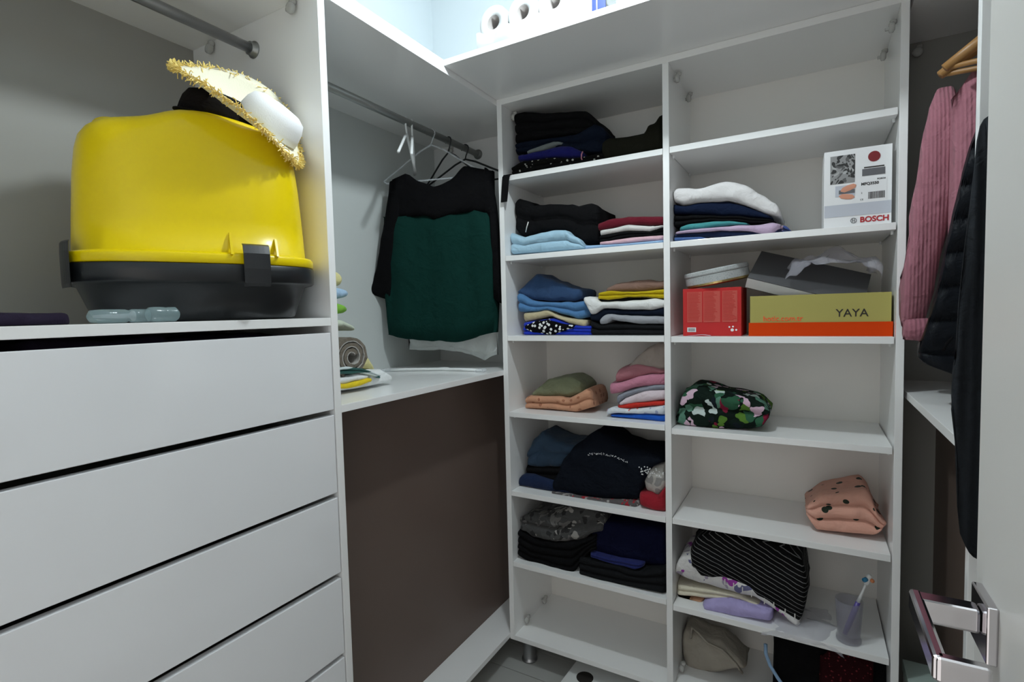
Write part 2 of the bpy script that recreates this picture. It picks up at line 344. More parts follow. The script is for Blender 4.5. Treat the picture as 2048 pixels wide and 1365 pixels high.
# --- drawer unit
du=empty('drawer_unit','white glossy chest of wide drawers with an open rail compartment above','drawers',(-.25,-1.3,0))
box('side_panel',(-.52,-1.80,.0),(0,-1.782,2.10),W,du); box('top_panel',(-.52,-1.782,2.0801),(-.0003,-.788,2.10),W,du)
box('shelf',(-.50,-1.782,1.3165),(-.0003,-.7885,1.3354),W,du); box('back_panel',(-.52,-1.782,.06),(-.50,-.788,2.08),'niche_back_dimmed',du,bev=0)
box('bottom_panel',(-.50,-1.782,.085),(-.012,-.7885,.1035),W,du); box('plinth',(-.06,-1.782,0),(-.045,-.7885,.085),W,du)
rail(du,-.235,2.012,-1.782,-.788,mt='satin_steel')
for p in ((-.076,-.801,2.061),(-.404,-.801,2.055)): fitting(du,p)
DZ=[(1.2999,1.1167),(1.1035,.9159),(.9030,.7195),(.7040,.5176),(.5052,.3185),(.3060,.112)]
for zt,zb in DZ:
    d_=box('drawer',(-.0185,-1.779,zb),(-.0004,-.7912,zt),'laminate_gloss',du,bev=.0012)
    bm=bmesh.new(); h=zt-.035-(zb+.012)
    pz=Vector(du.location)+d_.location
    def rb(a,b): addbox(bm,Vector(a)-pz,Vector(b)-pz)
    rb((-.46,-1.765,zb+.012),(-.019,-1.753,zt-.035)); rb((-.46,-.817,zb+.012),(-.019,-.805,zt-.035)); rb((-.46,-1.753,zb+.012),(-.448,-.817,zt-.035)); rb((-.448,-1.753,zb+.02),(-.019,-.817,zb+.028))
    link('drawer_box',bm,'grey_board',d_,(0,0,0))
# --- right wardrobe unit
ru=empty('wardrobe_unit','white open wardrobe unit on the right, full of hanging coats','wardrobe',(1.46,-.2,0))
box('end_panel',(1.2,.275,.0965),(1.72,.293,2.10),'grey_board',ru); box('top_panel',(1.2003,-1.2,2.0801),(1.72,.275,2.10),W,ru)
box('back_panel',(1.70,-1.2,.1),(1.72,.275,2.08),'laminate_back',ru,bev=0); box('divider_panel',(1.2,-.604,.115),(1.70,-.585,2.0801),W,ru)
box('shelf',(1.2003,-.585,1.088),(1.70,.275,1.1065),W,ru); box('bottom_panel',(1.2003,-1.182,.0965),(1.70,.275,.115),W,ru)
box('brown_panel',(1.305,-.584,.1153),(1.33,.274,1.0877),'brown_board',ru); box('side_panel',(1.2,-1.2,0),(1.72,-1.182,2.10),W,ru)
rail(ru,1.46,2.0,-.585,.275); rail(ru,1.46,2.0,-1.182,-.604); fitting(ru,(1.245,.262,2.05))
# --- door
dr=struct(box('door_1',(1.125,-1.80,.01),(1.163,-.99,2.03),'door_paint',bev=.0015))
dl=dr.location
def dp(o): o.location=Vector(o.location)-dl; o.parent=dr; return o
tubeobj
for zc in (1.045,.965):
    rs=box('handle_rose',(1.117,-1.063,zc-.026),(1.125,-1.011,zc+.026),'chrome',bev=.0015); dp(rs)
hd=empty('door_handle',None,None,(1.117,-1.037,1.048)); hd.parent=dr; hd.location=Vector((1.117,-1.037,1.048))-dl
bm=bmesh.new()
addbox(bm,(-.048,-.010,-.011),(.0,.010,.011),.003); addbox(bm,(-.050,-.104,-.0095),(-.040,.011,.0115),.003)
addbox(bm,(-.048,-.106,-.0095),(-.014,-.094,.0115),.003)
link('lever',bm,'chrome',hd,(0,0,0))
bm=bmesh.new(); lathe(bm,[(.008,0),(.008,.003),(.006,.003)],16,(0,0,0),Matrix.Rotation(math.radians(-90),3,'Y')); o=link('key_cylinder',bm,'satin_steel',dr,Vector((1.116,-1.037,.965))-dl)

# ================= LITTER BOX =================
lc=Vector((-.165,-.995,1.3356)); lb=empty('litter_box','covered litter box with glossy yellow hood on a black tray','litter box',lc)
A_=Vector((.44,.898,0)).normalized(); B_=Vector((A_.y,-A_.x,0))
def se(th,a,b,ex):
    c_,s_=math.cos(th),math.sin(th)
    return (a*abs(c_)**(2/ex)*(1 if c_>=0 else -1), b*abs(s_)**(2/ex)*(1 if s_>=0 else -1))
def loft(name,secs,mt,par,ex=3.0,seg=96,zf=None,close=(True,True)):
    bm=bmesh.new(); rings=[]
    for z_,a,b in secs:
        ring=[]
        for k_ in range(seg):
            x,y_=se(k_*2*math.pi/seg,a,b,ex); p=A_*x+B_*y_; p.z=z_+(zf(x,y_,z_) if zf else 0); ring.append(bm.verts.new(p))
        rings.append(ring)
    for i in range(len(rings)-1):
        for k_ in range(seg): bm.faces.new((rings[i][k_],rings[i][(k_+1)%seg],rings[i+1][(k_+1)%seg],rings[i+1][k_]))
    if close[0]: bm.faces.new(rings[0][::-1])
    if close[1]: bm.faces.new(rings[-1])
    return link(name,bm,mt,par,(0,0,0),True)
loft('tray',[(0,.15,.10),(.001,.175,.125),(.006,.183,.133),(.03,.192,.140),(.072,.207,.150),(.074,.222,.163),(.077,.225,.166),(.108,.226,.167),(.110,.224,.165)],'basin_plastic',lb)
def hz(x,y_,z_):
    t=min(1,max(0,(z_-.30)/.10)); 
    g=.030*(1/(1+math.exp(-(x+.055)/.018)))-.030
    return t*g - t*.10*max(0,x-.02)
HS=[(.1105,.224,.165),(.112,.2255,.1665),(.126,.2255,.1665),(.131,.222,.163),(.134,.210,.152),(.20,.2065,.1485),(.28,.2015,.144),(.34,.196,.139),(.375,.190,.133),(.398,.180,.124),(.412,.165,.109),(.420,.145,.09),(.4245,.11,.062),(.426,.06,.03),(.4262,.02,.01)]
loft('hood',HS,'yellow_plastic',lb,zf=hz)
def surf(x,z_,off=0):
    for (z0,a0,b0),(z1,a1,b1) in zip(HS,HS[1:]):
        if z_<=z1: t=(z_-z0)/(z1-z0); a=a0+(a1-a0)*t; b=b0+(b1-b0)*t; break
    y_=b*(max(0,1-abs(x/a)**3))**(1/3)+off
    p=A_*x+B_*y_; p.z=z_; return p
def ridge(x,z0,z1,wd,dp_,name,mt,wtop=None):
    bm=bmesh.new(); vs=[]
    for z_ in (z0,z1):
        for dx in (-wd,wd):
            for off in (-.004,dp_ if z_==z0 else dp_*.5):
                vs.append(bm.verts.new(surf(x+dx,max(.1106,min(z_,.39)),off)*1.0))
                vs[-1].co.z=z_
    def q(*i): bm.faces.new([vs[j] for j in i])
    q(1,3,7,5); q(0,4,6,2); q(0,1,5,4); q(2,6,7,3); q(4,5,7,6); q(0,2,3,1)
    bmesh.ops.recalc_face_normals(bm,faces=bm.faces[:])
    return link(name,bm,mt,lb,(0,0,0))
ridge(.046,.128,.172,.0022,.007,'hood_rib','yellow_plastic'); ridge(.130,.128,.166,.0022,.007,'hood_rib','yellow_plastic')
def clip(x,off0,hw=.019):
    bm=bmesh.new(); prof=[(.066,.012),(.072,.020),(.100,.022),(.130,.021),(.146,.014),(.150,.004)]
    rows=[]
    for z_,of in prof:
        rr=[]
        for i in range(6):
            xx=x-hw+2*hw*i/5; p=surf(xx,.128,of); p.z=z_; rr.append(bm.verts.new(p))
        rows.append(rr)
    rows2=[]
    for z_,of in prof:
        rr=[]
        for i in range(6):
            xx=x-hw+2*hw*i/5; p=surf(xx,.128,of-.007); p.z=z_; rr.append(bm.verts.new(p))
        rows2.append(rr)
    for R_,fl_ in ((rows,0),(rows2,1)):
        for i in range(5):
            for j in range(5):
                f_=(R_[i][j],R_[i][j+1],R_[i+1][j+1],R_[i+1][j]); bm.faces.new(f_ if not fl_ else f_[::-1])
    for i in range(5):
        bm.faces.new((rows[i][0],rows[i+1][0],rows2[i+1][0],rows2[i][0])); bm.faces.new((rows[i][5],rows2[i][5],rows2[i+1][5],rows[i+1][5]))
        bm.faces.new((rows[0][i],rows2[0][i],rows2[0][i+1],rows[0][i+1])); bm.faces.new((rows[5][i],rows[5][i+1],rows2[5][i+1],rows2[5][i]))
    bmesh.ops.recalc_face_normals(bm,faces=bm.faces[:])
    return link('clip',bm,'black_plastic',lb,(0,0,0),False)
clip(.088,0,.024); clip(-.212,0,.009)
bm=bmesh.new(); bmesh.ops.create_uvsphere(bm,u_segments=16,v_segments=10,radius=.03)
for v in bm.verts: v.co=Vector((v.co.x*.8,v.co.y*1.2,v.co.z*.75))
link('hood_handle_knob',bm,'yellow_plastic',lb,A_*-.135+B_*-.01+Vector((0,0,.388)),True)
# dark hat under the straw hat
def hat(name,label,mtb,mtc,R_,rc,hc,loc,X_,Z_,curl,crown_off=(0,0),edge_drop=0,flop=0,cup=0,droop=0):
    X_=Vector(X_).normalized(); Z_=Vector(Z_); Z_=(Z_-X_*Z_.dot(X_)).normalized(); Y_=Z_.cross(X_)
    e_=empty(name,label,'hat',loc)
    def tr(p): return X_*p[0]+Y_*p[1]+Z_*p[2]
    def bz(x,y_,rr): return -curl*(rr/R_)**2*(x/R_)**2*R_ - edge_drop*(rr/R_)**2*R_*(1 if y_<0 else .3)+flop*R_*(rr/R_)**2*math.sin(3*math.atan2(y_,x)+.7)+cup*(rr/R_)**2*(y_*y_)/R_*(1.3 if y_>0 else .45)-droop*(rr/R_)**2*(x*x)/R_*(1 if x>0 else .25)
    bm=bmesh.new(); rings=[]; seg=72
    for side,dz in ((0,.0),(1,-.003)):
        for i in range(9):
            rr=rc*.95+(R_-rc*.95)*i/8; ring=[]
            for k_ in range(seg):
                t=k_*2*math.pi/seg; x=rr*math.cos(t); y_=rr*math.sin(t); ring.append(bm.verts.new(tr((x,y_,bz(x,y_,rr)+dz+.0012*math.sin(i*3.1)))))
            rings.append(ring)
    def br(a,b):
        for k_ in range(seg): bm.faces.new((a[k_],a[(k_+1)%seg],b[(k_+1)%seg],b[k_]))
    for i in range(8): br(rings[i],rings[i+1]); br(rings[10+i] if False else rings[9+i+1],rings[9+i])
    br(rings[8],rings[17]); br(rings[9],rings[0])
    bmesh.ops.recalc_face_normals(bm,faces=bm.faces[:]); link('brim',bm,mtb,e_,(0,0,0),True)
    bm=bmesh.new(); rings=[]
    for rr,z_ in ((rc,-.002),(rc*.98,hc*.25),(rc*.94,hc*.55),(rc*.84,hc*.82),(rc*.62,hc*.96),(rc*.3,hc),(.004,hc)):
        rings.append([bm.verts.new(tr((crown_off[0]+rr*math.cos(k_*2*math.pi/48),crown_off[1]+rr*math.sin(k_*2*math.pi/48),z_+bz(rr*math.cos(k_*2*math.pi/48),rr*math.sin(k_*2*math.pi/48),rr)*.4))) for k_ in range(48)])
    for a,b in zip(rings,rings[1:]):
        for k_ in range(48): bm.faces.new((a[k_],a[(k_+1)%48],b[(k_+1)%48],b[k_]))
    bm.faces.new(rings[-1]); bm.faces.new(rings[0][::-1]); link('crown',bm,mtc,e_,(0,0,0),True)
    return e_,tr,bz
hat('bucket_hat','black hat squashed between the straw hat and the yellow hood','f_hatblack','f_hatblack',.083,.076,.055,(-.135,-.955,1.765),(.40,.90,-.22),(.2,-.1,1),.02)
he,tr,bz=hat('straw_hat','cream straw sun hat with frayed yellow brim edge on the litter box','straw','hat_white',.140,.068,.058,(-.064,-.939,1.776),(.10,.19,-.14),(.42,-.05,.84),.0,(.048,.033),0,.0,cup=.34,droop=.15)
bm=bmesh.new()
for i in range(900):
    t=random.uniform(0,2*math.pi); x=.137*math.cos(t); y_=.137*math.sin(t); b0=Vector((x,y_,bz(x,y_,.137)-.001))
    pts=[tr(b0)]; dr_=Vector((x,y_,0)).normalized()*random.uniform(.4,1)+Vector((random.uniform(-1,1),random.uniform(-1,1),random.uniform(-.8,.9)))*.7
    p=b0.copy()
    for s_ in range(3): dr_+=Vector((random.uniform(-.5,.5),random.uniform(-.5,.5),random.uniform(-.6,.4))); p=p+dr_.normalized()*random.uniform(.003,.0065); pts.append(tr(p))
    tube(bm,pts,.0011,3)
o=link('brim_fringe',bm,'straw_fringe',he,(0,0,0)); o['kind']='stuff'

# clear bottle on its side
cb=empty('pump_bottle','clear plastic nasal aspirator lying in front of the litter box','bottle',(-.022,-1.25,1.3356))
RY=Matrix.Rotation(math.radians(-90),3,'X')
bm=bmesh.new(); lathe(bm,[(.004,-.008),(.010,-.004),(.0115,.01),(.0115,.045),(.009,.05),(.0115,.055),(.0115,.08)],20,(0,0,.012),RY); link('tube',bm,'bottle_plastic',cb,(0,0,0),True)
bm=bmesh.new(); lathe(bm,[(.0025,0),(.004,.03),(.004,.055),(.009,.056),(.009,.058)],12,(0,0,.012),RY); link('tip',bm,'clear_plastic',cb,(0,0,0),True)
bm=bmesh.new(); lathe(bm,[(.006,.078),(.0125,.082),(.0135,.09),(.0135,.105),(.012,.112),(.0135,.114),(.012,.117),(.0135,.119),(.012,.122),(.0135,.124),(.008,.13)],20,(0,0,.0138),RY); link('ribbed_cap',bm,'bottle_plastic',cb,(0,0,0),True)

# ================= BOXES ON SHELVES =================
def text(s,size,mt,parent,loc,rot=(math.pi/2,0,0),name='lettering',bold=0,ext=.0002,sx=1,align='LEFT'):
    c_=bpy.data.curves.new(name,'FONT'); c_.body=s; c_.size=size; c_.extrude=ext; c_.offset=bold; c_.align_x=align; q_=bpy.data.objects.new(name,c_); COL.objects.link(q_); bpy.context.view_layer.update()
    me=bpy.data.meshes.new_from_object(q_.evaluated_get(bpy.context.evaluated_depsgraph_get())); bpy.data.objects.remove(q_); me.materials.clear(); me.materials.append(MATS[mt])
    o=bpy.data.objects.new(name,me); COL.objects.link(o); o.parent=parent; o.location=loc; o.rotation_euler=rot; o.scale=(sx,1,1); return o
def flat(name,parent,x0,x1,z0,z1,mt,y_=-.0004,th=.0004):
    bm=bmesh.new(); addbox(bm,(x0,y_-th,z0),(x1,y_,z1)); return link(name,bm,mt,parent,(0,0,0))
# appliance box
ab=empty('appliance_box','white retail box of a hand mixer printed with photos and a red name','box',(1.088,.03,1.5426),rz=math.radians(2))
bm=bmesh.new(); addbox(bm,(-.074,0,0),(.077,.10,.206),.001); link('carton',bm,'white_card',ab,(0,0,0))
fabric('print_forest',(.30,.30,.30),'floral',cols=[(0,(.05,.05,.05)),(.4,(.28,.28,.28)),(.7,(.12,.12,.12)),(.85,(.42,.42,.42))],scale=95,wr=0)
flat('forest_picture',ab,-.060,-.004,.118,.192,'print_forest'); 
flat('lower_band',ab,-.073,.0765,.030,.062,'silver_card')
bm=bmesh.new(); lathe(bm,[(.0135,0),(.0135,.0004)],28,(.038,-.0004,.179),Matrix.Rotation(math.radians(90),3,'X')); link('tomato_picture',bm,'tomato_red',ab,(0,0,0))
flat('slicer_picture',ab,.012,.062,.131,.149,'ink_grey'); flat('slicer_rim_picture',ab,.016,.060,.151,.154,'ink_black')
flat('hand_picture',ab,-.048,-.004,.083,.112,'silver_card'); flat('blade_picture',ab,-.040,-.004,.090,.100,'ink_grey',-.0009)
bm=bmesh.new(); lathe(bm,[(.001,-.018),(.006,-.012),(.007,.0),(.006,.012),(.001,.018)],16,(-.022,-.001,.082),Matrix.Rotation(math.radians(100),3,'Y')@Matrix.Diagonal((1,.06,1))); link('finger_picture',bm,'skin_print',ab,(0,0,0))
bm=bmesh.new(); lathe(bm,[(.001,-.02),(.007,-.012),(.008,.0),(.006,.014),(.001,.018)],16,(-.018,-.0012,.104),Matrix.Rotation(math.radians(70),3,'Y')@Matrix.Diagonal((1,.06,1))); link('finger_picture',bm,'skin_print',ab,(0,0,0))
flat('product_label',ab,.004,.066,.062,.124,'white_card')
text('MFQ3550',.0095,'ink_black',ab,(.010,-.001,.107),bold=.0004); text('BOSCH',.0055,'ink_black',ab,(.045,-.001,.118),bold=.0002); text('CE',.006,'ink_black',ab,(.008,-.001,.068)); text('2',.006,'ink_black',ab,(.010,-.001,.085))
bm=bmesh.new(); x=.026
random.seed(3)
while x<.062:
    ww=random.choice((.0008,.0012,.0018)); addbox(bm,(x,-.0012,.070),(x+ww,-.0008,.088)); x+=ww+random.choice((.0008,.0012))
link('barcode',bm,'ink_black',ab,(0,0,0))
text('BOSCH',.0195,'ink_red',ab,(.008,-.0008,.011),bold=.0006); 
bm=bmesh.new()
tube(bm,[(-.006+.0065*math.cos(t*math.pi/12),-.001,.017+.0065*math.sin(t*math.pi/12)) for t in range(25)],.0006,6); tube(bm,[(-.0085,-.001,.0125),(-.0085,-.001,.0215)],.0006,6); tube(bm,[(-.0035,-.001,.0125),(-.0035,-.001,.0215)],.0006,6); tube(bm,[(-.0085,-.001,.017),(-.0035,-.001,.017)],.0006,6)
link('round_emblem',bm,'ink_grey',ab,(0,0,0))
# red box
rb_=empty('red_box','red printed carton standing under the round tin','box',(.721,.035,1.2503))
bm=bmesh.new(); addbox(bm,(-.083,0,0),(.085,.15,.146),.001); link('carton',bm,'red_card',rb_,(0,0,0))
flat('text_column',rb_,-.070,-.026,.042,.136,'red_card_pale'); flat('text_column',rb_,-.022,.026,.042,.136,'red_card_pale'); flat('text_column',rb_,.032,.074,.042,.136,'red_card_pale')
bm=bmesh.new()
for cx in (-.068,-.020,.034):
    zz_=.132
    while zz_>.045:
        addbox(bm,(cx,-.0014,zz_),(cx+random.uniform(.026,.038),-.0008,zz_+.0012)); zz_-=.0042
link('small_print',bm,'red_card',rb_,(0,0,0))
flat('barcode_label',rb_,-.070,-.044,.012,.026,'white_card'); bm=bmesh.new(); x=-.067
while x<-.048: addbox(bm,(x,-.0014,.0145),(x+.0012,-.0008,.0235)); x+=.0026
link('barcode',bm,'ink_black',rb_,(0,0,0))
text('RoHS',.004,'white_card',rb_,(-.012,-.001,.022)) if False else None
bm=bmesh.new(); lathe(bm,[(.0045,0),(.0045,.0006)],20,(.060,-.0004,.018),Matrix.Rotation(math.radians(90),3,'X')); lathe(bm,[(.0028,0),(.0028,.0006)],16,(.071,-.0004,.018),Matrix.Rotation(math.radians(90),3,'X')); lathe(bm,[(.0026,0),(.0026,.0006)],16,(.052,-.0004,.027),Matrix.Rotation(math.radians(90),3,'X'));lathe(bm,[(.0026,0),(.0026,.0006)],16,(.062,-.0004,.028),Matrix.Rotation(math.radians(90),3,'X'))
link('round_symbols',bm,'white_card',rb_,(0,0,0))
# paper strip
bm=bmesh.new(); vs=[]
for i in range(13):
    for j in range(2): vs.append((.068*i/12,.016*j,.0006+.004*math.sin(i/12*2.6)**2))
V_=[bm.verts.new(v) for v in vs]+[bm.verts.new((v[0],v[1],v[2]+.0005)) for v in vs]
for i in range(12):
    a=2*i; bm.faces.new((V_[a],V_[a+1],V_[a+3],V_[a+2])); bm.faces.new((V_[a+26],V_[a+28],V_[a+29],V_[a+27])); bm.faces.new((V_[a],V_[a+2],V_[a+28],V_[a+26])); bm.faces.new((V_[a+1],V_[a+27],V_[a+29],V_[a+3]))
tag(link('paper_strip',bm,'paper_white',None,(.655,.008,1.2503)),'curled pale paper strip in front of the red box','paper')
# shoe box
sb=empty('shoe_box','mustard shoe box sitting in its orange lid, lettered on the side','box',(1.0,.035,1.2503))
bm=bmesh.new()
a=(-.174,0,0);b=(.172,.20,.038)
addbox(bm,(-.174,0,0),(.172,.002,.0385)); addbox(bm,(-.174,.198,0),(.172,.2,.0385)); addbox(bm,(-.174,.002,0),(-.172,.198,.0385)); addbox(bm,(.170,.002,0),(.172,.198,.0385)); addbox(bm,(-.172,.002,0),(.170,.198,.002))
link('lid',bm,'orange_board',sb,(0,0,0))
bm=bmesh.new()
addbox(bm,(-.1705,.0025,.003),(.1685,.0045,.1165)); addbox(bm,(-.1705,.1955,.003),(.1685,.1975,.1165)); addbox(bm,(-.1705,.0045,.003),(-.1685,.1955,.1165)); addbox(bm,(.1665,.0045,.003),(.1685,.1955,.1165)); addbox(bm,(-.1685,.0045,.003),(.1665,.1955,.005))
link('carton',bm,'olive_board',sb,(0,0,0))
text('YAYA',.030,'ink_black',sb,(.044,.002,.053),bold=.0002,sx=.98); text('hotic.com.tr',.0215,'ink_orange',sb,(-.136,.0018,.0430),bold=.00025,sx=.95)
# tilted grey shoe-box lid: front edge inside the mustard carton, leaning back
gl=empty('grey_box','dark grey shoe box leaning tilted in the open mustard box','box',(.822,.045,1.395))
P0=Vector((0,0,0)); ex=Vector((.335,0,-.105)).normalized(); ey=Vector((.045,.155,.095)); ey=(ey-ex*ey.dot(ex)).normalized(); ez=ex.cross(ey)
def gb(bm,a,b):
    r_=bmesh.ops.create_cube(bm,size=1)
    for v in r_['verts']:
        q=[(a[i]+b[i])/2+v.co[i]*(b[i]-a[i]) for i in range(3)]; v.co=ex*q[0]+ey*q[1]+ez*q[2]
bm=bmesh.new(); gb(bm,(0,0,-.002),(.30,.165,0)); link('top_face',bm,'grey_card',gl,(0,0,.028))
bm=bmesh.new(); gb(bm,(0,0,-.034),(.30,.002,-.002)); gb(bm,(0,.163,-.034),(.30,.165,-.002)); gb(bm,(0,.002,-.034),(.002,.163,-.002)); gb(bm,(.298,.002,-.034),(.30,.163,-.002)); link('rim',bm,'grey_card_light',gl,(0,0,.028))
# tin
tn=empty('round_tin','round silver tin with a dotted lid, tilted on the red carton','tin',(.73,.115,1.3965))
Rt=Matrix.Rotation(math.radians(-9),3,'Y')@Matrix.Rotation(math.radians(5),3,'X')
bm=bmesh.new(); lathe(bm,[(.086,.0),(.0925,.004),(.0925,.016)],48,(0,0,.016),Rt); link('base',bm,'gold_metal',tn,(0,0,0),False)
bm=bmesh.new(); lathe(bm,[(.0945,.010),(.0945,.033),(.0935,.034)],48,(0,0,.016),Rt); link('lid_band',bm,'tin_print',tn,(0,0,0),False)
bm=bmesh.new(); lathe(bm,[(.0955,.0345),(.0965,.038),(.0955,.046),(.092,.049),(.0,.050)] if False else [(.0955,.0345),(.0965,.038),(.0955,.046),(.092,.049),(.01,.050)],48,(0,0,.016),Rt); link('lid_rim',bm,'tin_print',tn,(0,0,0),False)
# crumpled clear bag
def crumple(name,label,ctr,sx,sy,sz,mt,seed,amp=.02,dz=0,parent=None,fr=16):
    bm=bmesh.new(); nx,ny=26,18; V=[]
    for i in range(nx+1):
        for j in range(ny+1):
            u_,v_=i/nx-.5,j/ny-.5; p=Vector((u_*sx,v_*sy,-(u_*u_*4)*sz-(v_*v_*4)*sz*.5))
            q=p*fr+Vector((seed,seed*2,0)); p+=noise.noise_vector(q)*amp+noise.noise_vector(q*2.7)*amp*.5; V.append(p)
    mz=min(p.z for p in V)
    vs=[bm.verts.new(p-Vector((0,0,mz*dz))) for p in V]
    for i in range(nx):
        for j in range(ny): a=i*(ny+1)+j; bm.faces.new((vs[a],vs[a+ny+1],vs[a+ny+2],vs[a+1]))
    o=link(name,bm,mt,parent,ctr,True); md=o.modifiers.new('thickness','SOLIDIFY'); md.thickness=.0006
    if label: tag(o,label,'bag')
    return o
crumple('plastic_bag','crumpled clear plastic bag draped over the dark grey shoe box',(1.035,.10,1.488),.22,.14,.05,'bag_plastic',4,.028)

# ================= HANGING BLOUSE =================
BP={'yoke': ([(-0.1604, 1.8575), (-0.098, 1.8765), (-0.0527, 1.8394), (0.0065, 1.8143), (0.0763, 1.8325), (0.1265, 1.8827), (0.2213, 1.8583)], [(-0.158, 1.7125), (-0.0372, 1.7139), (0.0083, 1.696), (0.0721, 1.7084), (0.1503, 1.7159), (0.2338, 1.6994)]), 'body': ([(-0.1516, 1.7159), (-0.0371, 1.7157), (0.0084, 1.6979), (0.0722, 1.7102), (0.1503, 1.7177), (0.2358, 1.701)], [(-0.2124, 1.2602), (-0.1165, 1.2415), (-0.0141, 1.2327), (0.0961, 1.2334), (0.175, 1.2493), (0.2352, 1.267)]), 'sl': ([(-0.2691, 1.4308), (-0.236, 1.5531), (-0.2022, 1.704), (-0.1732, 1.8473), (-0.1397, 1.8576), (-0.1313, 1.8121)], [(-0.2651, 1.4229), (-0.2148, 1.4038), (-0.19, 1.3915), (-0.1724, 1.5119), (-0.1504, 1.644), (-0.135, 1.7185)]), 'sr': ([(0.2083, 1.8665), (0.225, 1.8544), (0.2462, 1.7381), (0.2529, 1.5664), (0.2574, 1.3841)], [(0.2001, 1.7143), (0.2237, 1.6766), (0.2273, 1.5313), (0.2254, 1.3961), (0.257, 1.3695)])}
BF=((-0.25, -0.075, 0), (0.9595, 0.2818, 0), (0.2818, -0.9595, 0))
BW={'white': ([(-0.1711, 1.3974), (0.1959, 1.3866)], [(-0.1659, 1.1976), (-0.0445, 1.1967), (0.059, 1.1881), (0.1454, 1.1527), (0.19, 1.1719)])}
BWF=((-0.25, -0.0, 0), (0.9595, 0.2818, 0), (0.2818, -0.9595, 0))
bl=empty('blouse','dark green blouse with black sleeves and yoke hanging on the left rail','blouse',(-.25,-.075,1.25))
cloth('body',None,None,'f_green',BF,BP['body'][0],BP['body'][1],.05,parent=bl,wr=.010,rip=.006,ripf=42,inset=.012,rnd=.02)
cloth('yoke',None,None,'f_chiffon',BF,BP['yoke'][0],BP['yoke'][1],.045,parent=bl,wr=.006,inset=.01,rnd=.015)
cloth('sleeve',None,None,'f_chiffon',BF,BP['sl'][0],BP['sl'][1],.05,parent=bl,wr=.004,inset=.014,rnd=.008,smh=.002,step=.003)
cloth('sleeve',None,None,'f_chiffon',BF,BP['sr'][0],BP['sr'][1],.05,parent=bl,wr=.004,inset=.014,rnd=.006,smh=.002,step=.003)
cloth('white_blouse','thin white garment whose hem shows below the green blouse','blouse','f_sheer',BWF,BW['white'][0],BW['white'][1],.02,wr=.008,rip=.006,ripf=50,smh=.002)
# hangers
def hanger(name,label,ctr,ang,span,mt,drop=.10,r_=.0035,bar=True,group=None,clips=False,hookmt=None):
    e_=empty(name,label,'hanger',ctr,group,rz=ang)
    hk=[]
    for i in range(11):
        t=math.radians(200-i*23); hk.append((.0,.0,0)) if False else hk.append((.0165*math.cos(t)+0,0,.0165*math.sin(t)+.001))
    hk=hk+[(.004,0,-.028),(0,0,-.042)]
    tubeobj_=bmesh.new(); tube(tubeobj_,hk,r_*.7,8); link('hook',tubeobj_,hookmt or mt,e_,(0,0,0),True)
    bm=bmesh.new(); pts=[(-span/2,0,-.042-drop),(-span*.32,0,-.042-drop*.62),(-span*.12,0,-.042-drop*.18),(0,0,-.042),(span*.12,0,-.042-drop*.18),(span*.32,0,-.042-drop*.62),(span/2,0,-.042-drop)]
    tube(bm,pts,r_,8); link('shoulder_bar',bm,mt,e_,(0,0,0),True)
    if bar: bm=bmesh.new(); tube(bm,[(-span/2,0,-.042-drop),(-span*.47,0,-.052-drop),(span*.47,0,-.052-drop),(span/2,0,-.042-drop)],r_*.9,8); link('lower_bar',bm,mt,e_,(0,0,0),True)
    return e_
PI=math.pi
hanger('hanger','clear plastic hanger that carries the green blouse',(-.262,-.05,2.018),math.radians(16),.40,'clear_plastic',.12)
hanger('hanger','black hanger with its hook beside the rail end',(-.262,.175,2.018),math.radians(4),.40,'black_plastic',.09,.004)
hanger('hanger','black skirt hanger showing in the neckline of the green blouse',(-.262,.06,2.018),math.radians(-14),.34,'black_plastic',.12,.0035)
for k_,(yy,an,lab) in enumerate(((-.185,-62,'white plastic hanger turned nearly edge-on, frontmost on the left rail'),(-.155,-52,'white plastic hanger turned edge-on just behind the frontmost white one'))):
    hanger('hanger',lab,(-.264,yy,2.018),math.radians(an),.27,'white_plastic',.10,.005,bar=False,group='white hangers on the left rail')
# hanger lying on shelf
e_=empty('hanger','white plastic hanger lying flat on the left shelf','hanger',(-.24,-.10,1.1290),rz=math.radians(18))
bm=bmesh.new(); tube(bm,[(-.19,-.02,0),(-.1,0,.001),(0,.012,.001),(.1,.0,.001),(.19,-.03,0)],.0055,8); link('shoulder_bar',bm,'white_plastic',e_,(0,0,0),True)
bm=bmesh.new(); tube(bm,[(0,.012,0),(0,.04,0),(.02,.055,0),(.04,.04,0)],.004,8); link('hook',bm,'white_plastic',e_,(0,0,0),True)
bm=bmesh.new(); addbox(bm,(.17,-.045,-.005),(.205,-.01,.006),.002); addbox(bm,(-.205,-.035,-.005),(-.17,-.005,.006),.002); link('clip',bm,'clear_plastic',e_,(0,0,0))
